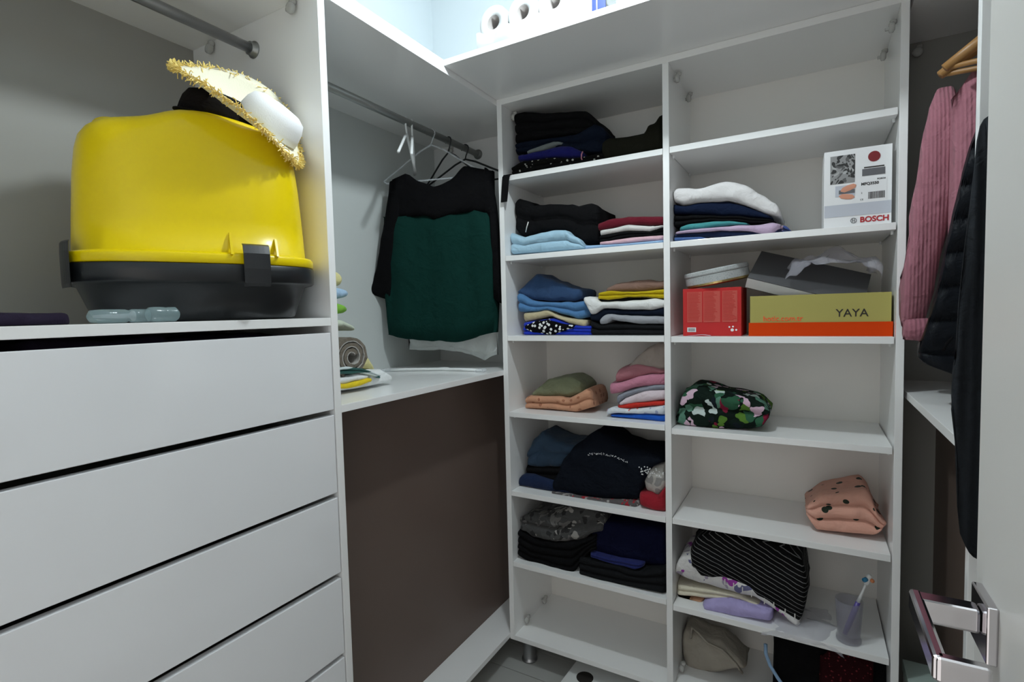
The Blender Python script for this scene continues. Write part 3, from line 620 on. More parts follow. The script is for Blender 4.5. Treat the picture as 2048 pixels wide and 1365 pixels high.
# rolled mat
rm=empty('rolled_mat','brown grey shaggy bath mat rolled up on the linen pile','mat',(-.13,-.605,1.224))
def spiral(mt,name,r0,r1,turns,th,y0):
    bm=bmesh.new(); nseg=int(turns*28); rows=[]
    for i in range(nseg+1):
        t=i/nseg; a=t*turns*2*math.pi+y0; rr=r0+(r1-r0)*t
        for_=[]
        for rad in (rr-th/2,rr+th/2):
            for xx in (0.0,-.22):
                wob=.002*noise.noise(Vector((a*3,rad*60,xx*9)))
                for_.append(bm.verts.new((xx+wob,(rad+wob)*math.cos(a)*1.0,(rad+wob)*math.sin(a)*.92)))
        rows.append(for_)
    for i in range(nseg):
        a,b=rows[i],rows[i+1]
        bm.faces.new((a[0],a[2],b[2],b[0])); bm.faces.new((a[1],b[1],b[3],a[3])); bm.faces.new((a[2],a[3],b[3],b[2])); bm.faces.new((a[0],b[0],b[1],a[1]))
    bm.faces.new((rows[0][0],rows[0][1],rows[0][3],rows[0][2])); bm.faces.new((rows[-1][0],rows[-1][2],rows[-1][3],rows[-1][1]))
    bmesh.ops.recalc_face_normals(bm,faces=bm.faces[:]); link(name,bm,mt,rm,(0,0,0),False)
spiral('f_mat','pile_layer',.018,.062,2.6,.010,.4); spiral('f_mat_light','backing_layer',.011,.055,2.6,.003,.4)

# ================= RIGHT HANGING CLOTHES =================
SW={'sleeve': (((0, -0.07, 0), (1, 0, 0), (0, -1, 0)), [(1.1803, 1.3928), (1.1957, 1.5352), (1.2113, 1.6973), (1.2254, 1.8098), (1.2414, 1.8426), (1.2728, 1.8442), (1.2897, 1.7399), (1.2986, 1.6373)], [(1.1829, 1.2774), (1.1889, 1.2652), (1.2226, 1.2711), (1.2384, 1.3425), (1.2569, 1.4589), (1.278, 1.5493), (1.2922, 1.5987), (1.2988, 1.626)]), 'cuff': (((0, -0.07, 0), (1, 0, 0), (0, -1, 0)), [(1.1855, 1.3005), (1.2391, 1.2997)], [(1.1872, 1.2457), (1.2249, 1.2423)]), 'body': (((0, -0.1, 0), (1, 0, 0), (0, -1, 0)), [(1.2541, 1.8377), (1.3057, 1.8362), (1.339, 1.8282)], [(1.2634, 1.2953), (1.35, 1.2941)]), 'puffer': (((0, -0.22, 0), (1, 0, 0), (0, -1, 0)), [(1.1966, 1.2448), (1.2095, 1.2991), (1.2222, 1.3525), (1.2385, 1.4678), (1.2534, 1.5494), (1.2678, 1.6394), (1.286, 1.7116), (1.3198, 1.7392)], [(1.1936, 1.2164), (1.1999, 1.2012), (1.2434, 1.1831), (1.2926, 1.167), (1.3318, 1.1636)]), 'cardigan': (((0, -0.68, 0), (1, 0, 0), (0, -1, 0)), [(1.1656, 1.2247), (1.168, 1.3112), (1.1725, 1.3963), (1.1777, 1.4658), (1.1818, 1.5342), (1.1891, 1.5908), (1.2155, 1.6086)], [(1.1661, 1.1956), (1.1697, 1.1227), (1.1664, 1.0482), (1.1705, 1.0116), (1.18, 0.9836), (1.1916, 0.96), (1.2295, 0.9504)])}
sw=empty('sweater','pink ribbed knit jumper hanging beside the shelving unit','sweater',(1.30,-.07,1.25))
cloth('sleeve',None,None,'f_sweater',SW['sleeve'][0],SW['sleeve'][1],SW['sleeve'][2],.07,parent=sw,wr=.006,inset=.03,rnd=.03,step=.004)
cloth('cuff',None,None,'f_cuff',SW['cuff'][0],SW['cuff'][1],SW['cuff'][2],.055,parent=sw,wr=.002,inset=.02,rnd=.02,step=.004)
FB=((0,-.12,0),(1,0,0),(0,-1,0))
cloth('body',None,None,'f_sweater',FB,[(1.262,1.80),(1.30,1.865),(1.40,1.90),(1.52,1.90),(1.62,1.865),(1.66,1.80)],[(1.262,1.30),(1.66,1.30)],.07,parent=sw,wr=.006,inset=.03,rnd=.03)
FP=SW['puffer'][0]
pf=empty('puffer_jacket','black quilted puffer jacket hanging behind the pink jumper sleeve','jacket',(1.40,-.22,1.2))
def ext(P_,x1,z1): return P_+[(x1,z1)]
cloth('body',None,None,'f_puffer',FP,SW['puffer'][1]+[(1.64,1.80)],SW['puffer'][2]+[(1.64,1.14)],.05,parent=pf,wr=.003,inset=.012,rnd=.02,quilt=.072,step=.0025,smh=.008)
tubeobj('zip_pull',[(1.245,-.228,1.262),(1.236,-.230,1.250),(1.229,-.231,1.232)],[.002,.003,.003],'f_black',pf)
FC=SW['cardigan'][0]
cg=empty('cardigan','charcoal ribbed cardigan hanging between the door and the right divider','cardigan',(1.3,-.68,1.0))
cloth('body',None,None,'f_cardigan',FC,SW['cardigan'][1]+[(1.60,1.70)],SW['cardigan'][2]+[(1.60,.93)],.03,parent=cg,wr=.004,inset=.012,rnd=.02,rip=.004,ripf=120,step=.004)
def woodhanger(label,ctr,ang,group='wooden hangers on the right rail'):
    e_=empty('hanger',label,'hanger',ctr,group,rz=ang)
    bm=bmesh.new()
    for s_ in (1,-1):
        pts=[(0,0,-.055),(s_*.08,0,-.07),(s_*.16,0,-.105),(s_*.225,0,-.15)]
        tube(bm,pts,[.012,.013,.013,.010],8)
    link('shoulder_bar',bm,'wood_hanger',e_,(0,0,0),True)
    bm=bmesh.new(); tube(bm,[(-.215,0,-.150),(.215,0,-.150)],.006,8); link('lower_bar',bm,'wood_hanger',e_,(0,0,0),True)
    bm=bmesh.new(); tube(bm,[(-.017,0,.0),(-.012,0,.012),(0,0,.017),(.013,0,.011),(.016,0,0),(.008,0,-.02),(0,0,-.06)],.0022,8); link('hook',bm,'chrome',e_,(0,0,0),True)
woodhanger('wooden hanger above the pink jumper, the one nearer the shelving unit',(1.46,-.10,2.0),math.radians(2)); woodhanger('wooden hanger above the pink jumper, the one nearer the door',(1.46,-.17,2.0),math.radians(-6))
# box and shoe at the bottom right
pb=empty('storage_box','narrow box with a pale green lid on the floor of the right wardrobe','box',(1.25,-.07,.1155))
bm=bmesh.new(); addbox(bm,(-.034,-.18,0),(.034,.18,.200),.002); link('carton',bm,'white_card',pb,(0,0,0))
bm=bmesh.new(); addbox(bm,(-.036,-.182,.190),(.036,.182,.222),.002); link('lid',bm,'mint_card',pb,(0,0,0))

# ================= CLOTHS ON SHELVES =================
cloth('sweater','black knitted jumper crowning the dark pile on the top left shelf','sweater','f_black',((0, 0.06, 0), (1, 0, 0), (0, -1, 0)),[(0.0441,2.0649),(0.0732,2.066),(0.1535,2.044),(0.2214,2.0368),(0.3141,2.0191),(0.3354,2.0014),(0.3493,1.9754)],[(0.0306,1.9597),(0.1415,1.9574),(0.2574,1.9496),(0.352,1.9286)],0.2,nl=3,group='dark clothes on the top left shelf')
cloth('trousers','dark navy folded trousers right beneath the black jumper on the top left shelf','trousers','f_darknavy',((0, 0.05, 0), (1, 0, 0), (0, -1, 0)),[(0.0361,1.9543),(0.1464,1.952),(0.2802,1.9443),(0.3493,1.9658),(0.3755,1.9492),(0.3942,1.9212)],[(0.0435,1.9189),(0.1053,1.9137),(0.185,1.9225),(0.279,1.8839),(0.3688,1.8635),(0.392,1.8939)],0.2,nl=2,group='dark clothes on the top left shelf')
cloth('vest','slim grey top peeking from the dark pile on the top left shelf','clothing','f_grey2',((0, 0.042, 0), (1, 0, 0), (0, -1, 0)),[(0.0892,1.9144),(0.1399,1.9284),(0.1987,1.9351),(0.2309,1.9241)],[(0.0931,1.9067),(0.1592,1.9094),(0.2118,1.919),(0.2345,1.915)],0.15,group='dark clothes on the top left shelf')
cloth('t_shirt','royal blue folded shirt in the dark pile on the top left shelf','shirt','f_royal_dark',((0, 0.04, 0), (1, 0, 0), (0, -1, 0)),[(0.053,1.9095),(0.1104,1.9103),(0.17,1.9104),(0.2278,1.914),(0.2651,1.904),(0.3104,1.876)],[(0.0566,1.8892),(0.1097,1.8823),(0.2079,1.873),(0.3101,1.8577)],0.2,group='dark clothes on the top left shelf')
cloth('blouse','black top with tiny sequins at the bottom of the top left pile','clothing','f_sequin',((0, 0.03, 0), (1, 0, 0), (0, -1, 0)),[(0.0471,1.8671),(0.0845,1.8805),(0.1934,1.873),(0.3141,1.8547),(0.3847,1.8575)],[(0.0316,1.8382),(0.3844,1.8373)],0.22,nl=2,zmin=1.8279,group='dark clothes on the top left shelf')
cloth('cardigan','dark olive brown knit lying against the divider on the top left shelf','cardigan','f_olive',((0, 0.04, 0), (1, 0, 0), (0, -1, 0)),[(0.3713,1.8966),(0.3992,1.9078),(0.4665,1.8985),(0.5235,1.9004),(0.5269,1.9246),(0.5523,1.9304),(0.565,1.9479),(0.5774,1.9514)],[(0.3739,1.8406),(0.5765,1.8396)],0.2,zmin=1.8279,wr=0.006)
cloth('denim_shirt','pale blue washed shirt folded at the left end of the second shelf down','shirt','f_paleblue',((0, 0.03, 0), (1, 0, 0), (0, -1, 0)),[(0.0213,1.6291),(0.0464,1.6195),(0.0772,1.6058),(0.1483,1.6169),(0.226,1.618),(0.2487,1.6158),(0.2633,1.599),(0.2999,1.5787),(0.3104,1.5575)],[(0.0234,1.5524),(0.3103,1.549)],0.2,nl=2,wr=0.007,zmin=1.5423,group='clothes on the second left shelf')
cloth('hoodie','black hoodie with white sleeve stripes on the second left shelf','hoodie','f_black',((0, 0.06, 0), (1, 0, 0), (0, -1, 0)),[(0.0267,1.7477),(0.046,1.7562),(0.0915,1.7414),(0.1053,1.7217),(0.1756,1.7203),(0.2621,1.7148),(0.2751,1.7046),(0.3266,1.7017),(0.3834,1.673),(0.3813,1.6549),(0.3545,1.6445)],[(0.0216,1.6437),(0.061,1.6124),(0.1334,1.6237),(0.2318,1.6229),(0.2967,1.5684),(0.3532,1.5652)],0.2,nl=2,wr=0.006)
cloth('t_shirt','burgundy folded t-shirt topping the right pile of the second left shelf','shirt','f_burgundy',((0, 0.04, 0), (1, 0, 0), (0, -1, 0)),[(0.3564,1.6315),(0.3952,1.6406),(0.4633,1.6428),(0.5809,1.6296)],[(0.3596,1.6095),(0.463,1.6154),(0.5807,1.6031)],0.22,group='clothes on the second left shelf')
cloth('t_shirt','off-white folded t-shirt below the burgundy one','shirt','f_offwhite',((0, 0.036, 0), (1, 0, 0), (0, -1, 0)),[(0.3628,1.6053),(0.4642,1.6131),(0.5375,1.5992),(0.5816,1.6009)],[(0.3625,1.5904),(0.4387,1.5946),(0.5373,1.585),(0.5816,1.5978)],0.2,group='clothes on the second left shelf')
cloth('t_shirt','black folded t-shirt between the off-white and the pink one','shirt','f_black',((0, 0.04, 0), (1, 0, 0), (0, -1, 0)),[(0.3592,1.5894),(0.4374,1.5936),(0.5363,1.584),(0.5806,1.5984)],[(0.3624,1.5658),(0.454,1.5724),(0.5804,1.5703)],0.2,nl=2,group='clothes on the second left shelf')
cloth('t_shirt','light pink folded t-shirt near the bottom of the second left shelf','shirt','f_palepink',((0, 0.036, 0), (1, 0, 0), (0, -1, 0)),[(0.3603,1.5655),(0.4553,1.5719),(0.5814,1.5697)],[(0.362,1.5571),(0.4551,1.554),(0.5812,1.5541)],0.2,group='clothes on the second left shelf')
cloth('t_shirt','thin sky blue folded shirt lying flat on the second left shelf','shirt','f_skyblue',((0, 0.033, 0), (1, 0, 0), (0, -1, 0)),[(0.3093,1.5595),(0.3701,1.5561),(0.456,1.5536),(0.5819,1.5537)],[(0.3127,1.5474),(0.5819,1.5459)],0.2,zmin=1.5423,group='clothes on the second left shelf')
cloth('jumper','dusty dark blue jumper heaped highest on the third left shelf','sweater','f_dustyblue',((0, 0.07, 0), (1, 0, 0), (0, -1, 0)),[(0.0246,1.4138),(0.0618,1.4475),(0.1044,1.4802),(0.1346,1.4603),(0.1646,1.4478),(0.198,1.4318),(0.2424,1.4173),(0.286,1.4119),(0.28,1.3894)],[(0.0266,1.4081),(0.0812,1.3856),(0.1629,1.372),(0.2511,1.371),(0.2799,1.3841)],0.16,wr=0.008,group='clothes on the third left shelf')
cloth('jeans','mid blue jeans folded below the dusty blue jumper','jeans','f_denim',((0, 0.06, 0), (1, 0, 0), (0, -1, 0)),[(0.0279,1.4097),(0.0554,1.4031),(0.0863,1.3817),(0.1676,1.37),(0.2553,1.369),(0.2931,1.3731),(0.3114,1.3586)],[(0.0536,1.3363),(0.0852,1.3393),(0.157,1.3432),(0.2255,1.3202),(0.2637,1.309),(0.3089,1.3187)],0.18,nl=2,wr=0.007,group='clothes on the third left shelf')
cloth('linen_trousers','beige folded trousers under the mid blue jeans','trousers','f_beige',((0, 0.055, 0), (1, 0, 0), (0, -1, 0)),[(0.0541,1.3327),(0.1085,1.3389),(0.1593,1.3414),(0.218,1.3169),(0.2657,1.3055),(0.305,1.3015)],[(0.0512,1.3011),(0.1078,1.3114),(0.1788,1.3194),(0.2464,1.2917),(0.2934,1.2772)],0.18,wr=0.006,group='clothes on the third left shelf')
cloth('blue_dress','royal blue folded dress at the bottom of the left pile on the third shelf','dress','f_royal',((0, 0.055, 0), (1, 0, 0), (0, -1, 0)),[(0.0532,1.2974),(0.1181,1.3095),(0.1787,1.3158),(0.2559,1.288),(0.3249,1.2822)],[(0.0519,1.2508),(0.3299,1.251)],0.18,nl=3,zmin=1.2513,group='clothes on the third left shelf')
cloth('spotted_scarf','black scarf with white spots tucked over the royal blue dress','scarf','f_spots',((0, 0.047, 0), (1, 0, 0), (0, -1, 0)),[(0.0636,1.2864),(0.1117,1.3024),(0.1625,1.309),(0.2115,1.2976),(0.2668,1.2865)],[(0.0736,1.2716),(0.1023,1.254),(0.1909,1.2535),(0.2303,1.2726),(0.2667,1.2812)],0.05,wr=0.006,group='clothes on the third left shelf')
cloth('jumper','dusty brown pink jumper topping the right pile of the third left shelf','sweater','f_dustybrown',((0, 0.07, 0), (1, 0, 0), (0, -1, 0)),[(0.3704,1.41),(0.4079,1.427),(0.5186,1.4347),(0.5512,1.4265),(0.5784,1.4299)],[(0.3721,1.3997),(0.5099,1.3973),(0.5782,1.4026)],0.18,group='clothes on the third left shelf')
cloth('jumper','mustard yellow folded jumper on the third left shelf','sweater','f_mustard',((0, 0.055, 0), (1, 0, 0), (0, -1, 0)),[(0.3451,1.3953),(0.3863,1.4021),(0.514,1.3952),(0.5817,1.402)],[(0.3502,1.3763),(0.3858,1.3717),(0.4553,1.3794),(0.5815,1.37)],0.2,nl=2,group='clothes on the third left shelf')
cloth('vest','thin black top squeezed under the mustard jumper','clothing','f_black',((0, 0.062, 0), (1, 0, 0), (0, -1, 0)),[(0.3476,1.3765),(0.3834,1.3719),(0.4532,1.3779),(0.5798,1.3686)],[(0.351,1.3661),(0.4444,1.3648),(0.5798,1.3637)],0.18,group='clothes on the third left shelf')
cloth('jumper','white folded jumper with a drooping corner on the third left shelf','sweater','f_white',((0, 0.045, 0), (1, 0, 0), (0, -1, 0)),[(0.2994,1.3849),(0.327,1.3873),(0.3485,1.3763),(0.3627,1.3656),(0.4498,1.3662),(0.5457,1.3712),(0.5838,1.3635)],[(0.3082,1.3639),(0.3222,1.3256),(0.3441,1.3269),(0.3748,1.3449),(0.5324,1.3344),(0.5836,1.346)],0.2,wr=0.005,group='clothes on the third left shelf')
cloth('t_shirt','navy black folded t-shirt below the white jumper','shirt','f_darknavy',((0, 0.052, 0), (1, 0, 0), (0, -1, 0)),[(0.3323,1.3236),(0.3722,1.3416),(0.5306,1.3328),(0.582,1.3444)],[(0.3155,1.3049),(0.3536,1.2958),(0.3861,1.3175),(0.5817,1.3108)],0.2,group='clothes on the third left shelf')
cloth('sweatshirt','light grey folded sweatshirt low in the right pile of the third shelf','sweater','f_lightgrey',((0, 0.045, 0), (1, 0, 0), (0, -1, 0)),[(0.3562,1.2977),(0.3708,1.3179),(0.3851,1.3261),(0.4661,1.3145),(0.5833,1.3093)],[(0.3578,1.2891),(0.3828,1.2906),(0.4006,1.3039),(0.4992,1.2861),(0.5832,1.2853)],0.2,wr=0.005,group='clothes on the third left shelf')
cloth('trousers','black folded trousers under the light grey sweatshirt','trousers','f_black2',((0, 0.05, 0), (1, 0, 0), (0, -1, 0)),[(0.32,1.3101),(0.3542,1.2873),(0.404,1.2936),(0.4977,1.2843),(0.582,1.2835)],[(0.33,1.2513),(0.5817,1.2506)],0.2,nl=2,zmin=1.2513,group='clothes on the third left shelf')
cloth('t_shirt','sage green folded t-shirt on the peach one','shirt','f_sage',((0, 0.1, 0), (1, 0, 0), (0, -1, 0)),[(0.0561,1.0228),(0.0889,1.0514),(0.1316,1.0837),(0.2231,1.0968),(0.258,1.08),(0.2694,1.0659)],[(0.0558,1.0131),(0.13,1.0138),(0.2115,1.015),(0.2649,1.0329)],0.14,wr=0.006)
cloth('pyjama_top','peach folded pyjama top at the left of the fourth shelf','shirt','f_peach_print',((0, 0.075, 0), (1, 0, 0), (0, -1, 0)),[(0.0389,1.0102),(0.0585,1.0229),(0.1422,1.0184),(0.2225,1.0196),(0.252,1.0341),(0.2908,1.0597),(0.3114,1.0554),(0.3166,1.0272)],[(0.0421,0.9702),(0.1514,0.9743),(0.2508,0.9706),(0.3084,0.991)],0.17,nl=2,wr=0.006,zmin=0.97)
cloth('blouse','beige blouse slumped on top of the pink jumpers','blouse','f_greige',((0, 0.07, 0), (1, 0, 0), (0, -1, 0)),[(0.4389,1.1364),(0.4824,1.1816),(0.5329,1.219),(0.5493,1.2241),(0.5767,1.2194)],[(0.4458,1.1315),(0.4904,1.1398),(0.5237,1.1275),(0.576,1.1327)],0.16,wr=0.008,group='clothes piled at the right of the fourth left shelf')
cloth('jumper','dusty rose folded jumper below the beige blouse','sweater','f_rose',((0, 0.06, 0), (1, 0, 0), (0, -1, 0)),[(0.4015,1.1122),(0.416,1.1367),(0.4766,1.1555),(0.5266,1.1503),(0.5784,1.1339)],[(0.4065,1.0884),(0.4623,1.1028),(0.5263,1.1221),(0.5784,1.129)],0.18,wr=0.006,group='clothes piled at the right of the fourth left shelf')
cloth('jumper','bright pink folded jumper with a rounded hem','sweater','f_pink',((0, 0.052, 0), (1, 0, 0), (0, -1, 0)),[(0.3985,1.0839),(0.4527,1.0983),(0.5285,1.1215),(0.5802,1.1284)],[(0.3855,1.0471),(0.4262,1.0546),(0.5116,1.0827),(0.5799,1.0926)],0.2,wr=0.005,group='clothes piled at the right of the fourth left shelf')
cloth('shorts','grey denim shorts below the bright pink jumper','shorts','f_greydenim',((0, 0.056, 0), (1, 0, 0), (0, -1, 0)),[(0.4108,1.0463),(0.4597,1.0694),(0.5271,1.0879),(0.579,1.092)],[(0.4156,1.0174),(0.4421,1.0413),(0.5269,1.0713),(0.5789,1.0757)],0.2,wr=0.006,group='clothes piled at the right of the fourth left shelf')
cloth('t_shirt','very pale pink folded t-shirt above the red one','shirt','f_palerpink',((0, 0.052, 0), (1, 0, 0), (0, -1, 0)),[(0.4222,1.0202),(0.4434,1.042),(0.5114,1.0677),(0.5798,1.073)],[(0.4186,1.0114),(0.4774,1.0255),(0.5795,1.0404)],0.2,group='clothes piled at the right of the fourth left shelf')
cloth('t_shirt','thin red folded shirt in the fourth left shelf pile','shirt','f_red',((0, 0.054, 0), (1, 0, 0), (0, -1, 0)),[(0.4127,1.0106),(0.4768,1.0251),(0.5597,1.0371),(0.579,1.04)],[(0.4178,1.0024),(0.4595,1.002),(0.5596,1.0207),(0.5789,1.0236)],0.2,group='clothes piled at the right of the fourth left shelf')
cloth('t_shirt','pale floral folded shirt second from the bottom','shirt','f_palefloral',((0, 0.045, 0), (1, 0, 0), (0, -1, 0)),[(0.3747,0.9923),(0.4015,1.0045),(0.4622,1.002),(0.5618,1.0207),(0.581,1.0237)],[(0.378,0.9769),(0.4275,0.9859),(0.5125,0.9924),(0.5808,0.9927)],0.2,group='clothes piled at the right of the fourth left shelf')
cloth('t_shirt','cobalt blue folded shirt at the bottom of the pink pile','shirt','f_cobalt',((0, 0.045, 0), (1, 0, 0), (0, -1, 0)),[(0.3887,0.9778),(0.5125,0.9907),(0.5808,0.991)],[(0.3993,0.9734),(0.5123,0.9707),(0.5806,0.9665)],0.2,zmin=0.97,group='clothes piled at the right of the fourth left shelf')
cloth('jeans','faded blue jeans piled at the left of the fifth shelf','jeans','f_denim2',((0, 0.09, 0), (1, 0, 0), (0, -1, 0)),[(0.0404,0.7987),(0.0676,0.8501),(0.1004,0.8841),(0.1417,0.8614),(0.2024,0.8452),(0.2578,0.851)],[(0.0368,0.7456),(0.097,0.7455),(0.17,0.7511),(0.2407,0.7752)],0.16,nl=2,wr=0.008)
cloth('leggings','black leggings between the faded jeans and the navy shorts','leggings','f_black',((0, 0.08, 0), (1, 0, 0), (0, -1, 0)),[(0.0333,0.742),(0.102,0.7451),(0.1809,0.7591),(0.2645,0.7809)],[(0.0278,0.6983),(0.1633,0.7001),(0.263,0.7034)],0.16,nl=2)
cloth('shorts','navy folded shorts at the bottom left corner of the fifth shelf','shorts','f_navy',((0, 0.055, 0), (1, 0, 0), (0, -1, 0)),[(0.013,0.6938),(0.0332,0.718),(0.0719,0.7194),(0.1752,0.7112),(0.2734,0.7089)],[(0.0189,0.6714),(0.1334,0.6675),(0.2727,0.6724)],0.18,zmin=0.6724,wr=0.005)
cloth('dress','large black and navy dress heaped across the fifth left shelf','dress','f_blacknavy',((0, 0.045, 0), (1, 0, 0), (0, -1, 0)),[(0.1658,0.7129),(0.2013,0.7824),(0.2515,0.852),(0.2997,0.8928),(0.339,0.916),(0.3821,0.8958),(0.412,0.8746),(0.469,0.8621),(0.5278,0.8653),(0.5635,0.8528),(0.5715,0.8422)],[(0.1589,0.6765),(0.2577,0.677),(0.3516,0.6774),(0.4823,0.6916),(0.5067,0.7617),(0.5355,0.8161),(0.5714,0.8323)],0.2,wr=0.008)
cloth('scarf','grey and white bundled scarf beside the divider on the fifth shelf','scarf','f_greywhite',((0, 0.06, 0), (1, 0, 0), (0, -1, 0)),[(0.5063,0.7912),(0.5481,0.8203),(0.5743,0.8269)],[(0.4955,0.7299),(0.5388,0.7076),(0.5736,0.7483)],0.14,wr=0.01)
cloth('jumper','crimson crumpled jumper beside the divider on the fifth shelf','sweater','f_crimson',((0, 0.035, 0), (1, 0, 0), (0, -1, 0)),[(0.4924,0.7237),(0.529,0.726),(0.5486,0.7174),(0.5796,0.7603)],[(0.4885,0.6823),(0.5383,0.6704),(0.5708,0.6694),(0.5789,0.6741)],0.2,wr=0.008,zmin=0.6724)
cloth('blouse','thin grey patterned blouse flat on the fifth left shelf','blouse','f_greyprint',((0, 0.04, 0), (1, 0, 0), (0, -1, 0)),[(0.1613,0.6765),(0.3534,0.6776),(0.4855,0.6903)],[(0.1611,0.6691),(0.3532,0.6652),(0.4852,0.6681)],0.2,zmin=0.6724)
cloth('scarf','grey patterned scarf crumpled on the black folded trousers','scarf','f_darkprint',((0, 0.035, 0), (1, 0, 0), (0, -1, 0)),[(0.0353,0.549),(0.0682,0.5799),(0.1618,0.5925),(0.232,0.6268),(0.3178,0.636),(0.3471,0.6269),(0.3595,0.6025)],[(0.0342,0.5101),(0.087,0.4877),(0.1594,0.489),(0.2587,0.5128),(0.348,0.5701)],0.18,nl=2,wr=0.012)
cloth('trousers','stack of black folded trousers at the left of the sixth shelf','trousers','f_black',((0, 0.03, 0), (1, 0, 0), (0, -1, 0)),[(0.0283,0.507),(0.0896,0.4883),(0.182,0.4938),(0.2801,0.5192),(0.3367,0.552)],[(0.0169,0.4114),(0.0767,0.3955),(0.1796,0.3847),(0.2429,0.3865),(0.2825,0.4451),(0.321,0.4951)],0.2,nl=4,wr=0.005)
cloth('sweatshirt','navy folded sweatshirt topping the right pile of the sixth shelf','sweater','f_navy2',((0, 0.05, 0), (1, 0, 0), (0, -1, 0)),[(0.3256,0.5564),(0.3576,0.593),(0.4557,0.6006),(0.5748,0.5993)],[(0.313,0.4814),(0.4011,0.4716),(0.5392,0.4746),(0.5738,0.4825)],0.2,wr=0.006)
cloth('t_shirt','royal blue folded shirt under the navy sweatshirt','shirt','f_royal2',((0, 0.025, 0), (1, 0, 0), (0, -1, 0)),[(0.3153,0.4852),(0.4096,0.4844),(0.5043,0.4847)],[(0.3188,0.4734),(0.4094,0.465),(0.4787,0.46),(0.5042,0.4745)],0.2,nl=2)
cloth('trousers','black folded trousers at the bottom right of the sixth shelf','trousers','f_black2',((0, 0.02, 0), (1, 0, 0), (0, -1, 0)),[(0.2888,0.4636),(0.411,0.4641),(0.4802,0.4609),(0.581,0.491)],[(0.2724,0.3981),(0.3562,0.3947),(0.4795,0.4022),(0.5802,0.4039)],0.22,nl=3,zmin=0.4019)
cloth('fleece','white fleece jumper draped over the pile next to the appliance box','sweater','f_fleece',((0, 0.04, 0), (1, 0, 0), (0, -1, 0)),[(0.6046,1.6981),(0.6154,1.712),(0.6678,1.7018),(0.7186,1.7097),(0.7608,1.7125),(0.8154,1.696),(0.8682,1.6601),(0.9004,1.6319),(0.9081,1.6029)],[(0.6075,1.6715),(0.6377,1.6555),(0.6823,1.6621),(0.7677,1.6558),(0.8221,1.6316),(0.8618,1.6111),(0.9069,1.596)],0.22,wr=0.007,group='clothes stacked beside the divider on the second right shelf')
cloth('jumper','navy folded jumper under the white fleece','sweater','f_darknavy2',((0, 0.05, 0), (1, 0, 0), (0, -1, 0)),[(0.6022,1.6677),(0.6432,1.6549),(0.6878,1.6616),(0.7664,1.6562),(0.8212,1.6319),(0.8611,1.6112),(0.8846,1.5971)],[(0.605,1.6346),(0.6876,1.6222),(0.8008,1.6065),(0.8808,1.589)],0.2,wr=0.004,group='clothes stacked beside the divider on the second right shelf')
cloth('t_shirt','black folded t-shirts above the teal one','shirt','f_black',((0, 0.045, 0), (1, 0, 0), (0, -1, 0)),[(0.603,1.631),(0.6885,1.6198),(0.8014,1.6042),(0.8811,1.5882),(0.8965,1.5794)],[(0.6074,1.5963),(0.6439,1.5957),(0.7174,1.6001),(0.8284,1.5824),(0.8978,1.575)],0.2,nl=2,group='clothes stacked beside the divider on the second right shelf')
cloth('t_shirt','teal folded t-shirt edge showing in the middle of the pile','shirt','f_teal',((0, 0.04, 0), (1, 0, 0), (0, -1, 0)),[(0.6237,1.5909),(0.6524,1.5972),(0.7038,1.6008),(0.7745,1.5933),(0.8248,1.5806)],[(0.6252,1.5815),(0.6892,1.5797),(0.7745,1.5815),(0.8222,1.5765)],0.2,group='clothes stacked beside the divider on the second right shelf')
cloth('t_shirt','lilac folded t-shirt draping forward at its right corner','shirt','f_lilacpink',((0, 0.03, 0), (1, 0, 0), (0, -1, 0)),[(0.6105,1.5755),(0.6909,1.5783),(0.7894,1.5772),(0.8561,1.5746),(0.8884,1.5768),(0.9074,1.5706)],[(0.612,1.5692),(0.7479,1.5681),(0.8298,1.5586),(0.8756,1.5441),(0.8885,1.5458),(0.9049,1.5596)],0.2,group='clothes stacked beside the divider on the second right shelf')
cloth('t_shirt','navy folded t-shirt under the lilac one','shirt','f_navy',((0, 0.042, 0), (1, 0, 0), (0, -1, 0)),[(0.6078,1.5695),(0.7462,1.5683),(0.8287,1.5587),(0.8813,1.5479)],[(0.6078,1.5601),(0.7033,1.5529),(0.7602,1.5461),(0.8813,1.5421)],0.2,zmin=1.5424,group='clothes stacked beside the divider on the second right shelf')
cloth('t_shirt','denim blue folded shirt at the lower left of the pile','shirt','f_denim3',((0, 0.036, 0), (1, 0, 0), (0, -1, 0)),[(0.606,1.5596),(0.6898,1.555),(0.7072,1.5503)],[(0.6059,1.5472),(0.7071,1.5443)],0.18,zmin=1.5424,group='clothes stacked beside the divider on the second right shelf')
cloth('printed_top','multicoloured blue top at the bottom right of the pile','clothing','f_multi',((0, 0.06, 0), (1, 0, 0), (0, -1, 0)),[(0.8841,1.5728),(0.9189,1.5677),(0.9367,1.5503)],[(0.8842,1.5476),(0.9355,1.5455)],0.16,nl=2,zmin=1.5424,wr=0.005,group='clothes stacked beside the divider on the second right shelf')
cloth('floral_bundle','black tropical leaf print garment folded beside the divider','clothing','f_tropical',((0, 0.045, 0), (1, 0, 0), (0, -1, 0)),[(0.6123,0.9838),(0.6188,1.0263),(0.6284,1.0686),(0.653,1.0859),(0.6787,1.0856),(0.7447,1.0767),(0.8012,1.0646),(0.8423,1.0566),(0.8625,1.0459),(0.8772,1.0201)],[(0.609,0.9705),(0.6477,0.9562),(0.7588,0.9631),(0.8288,0.968),(0.8613,0.9785),(0.8772,1.0052)],0.2,nl=2,wr=0.011,zmin=0.9614)
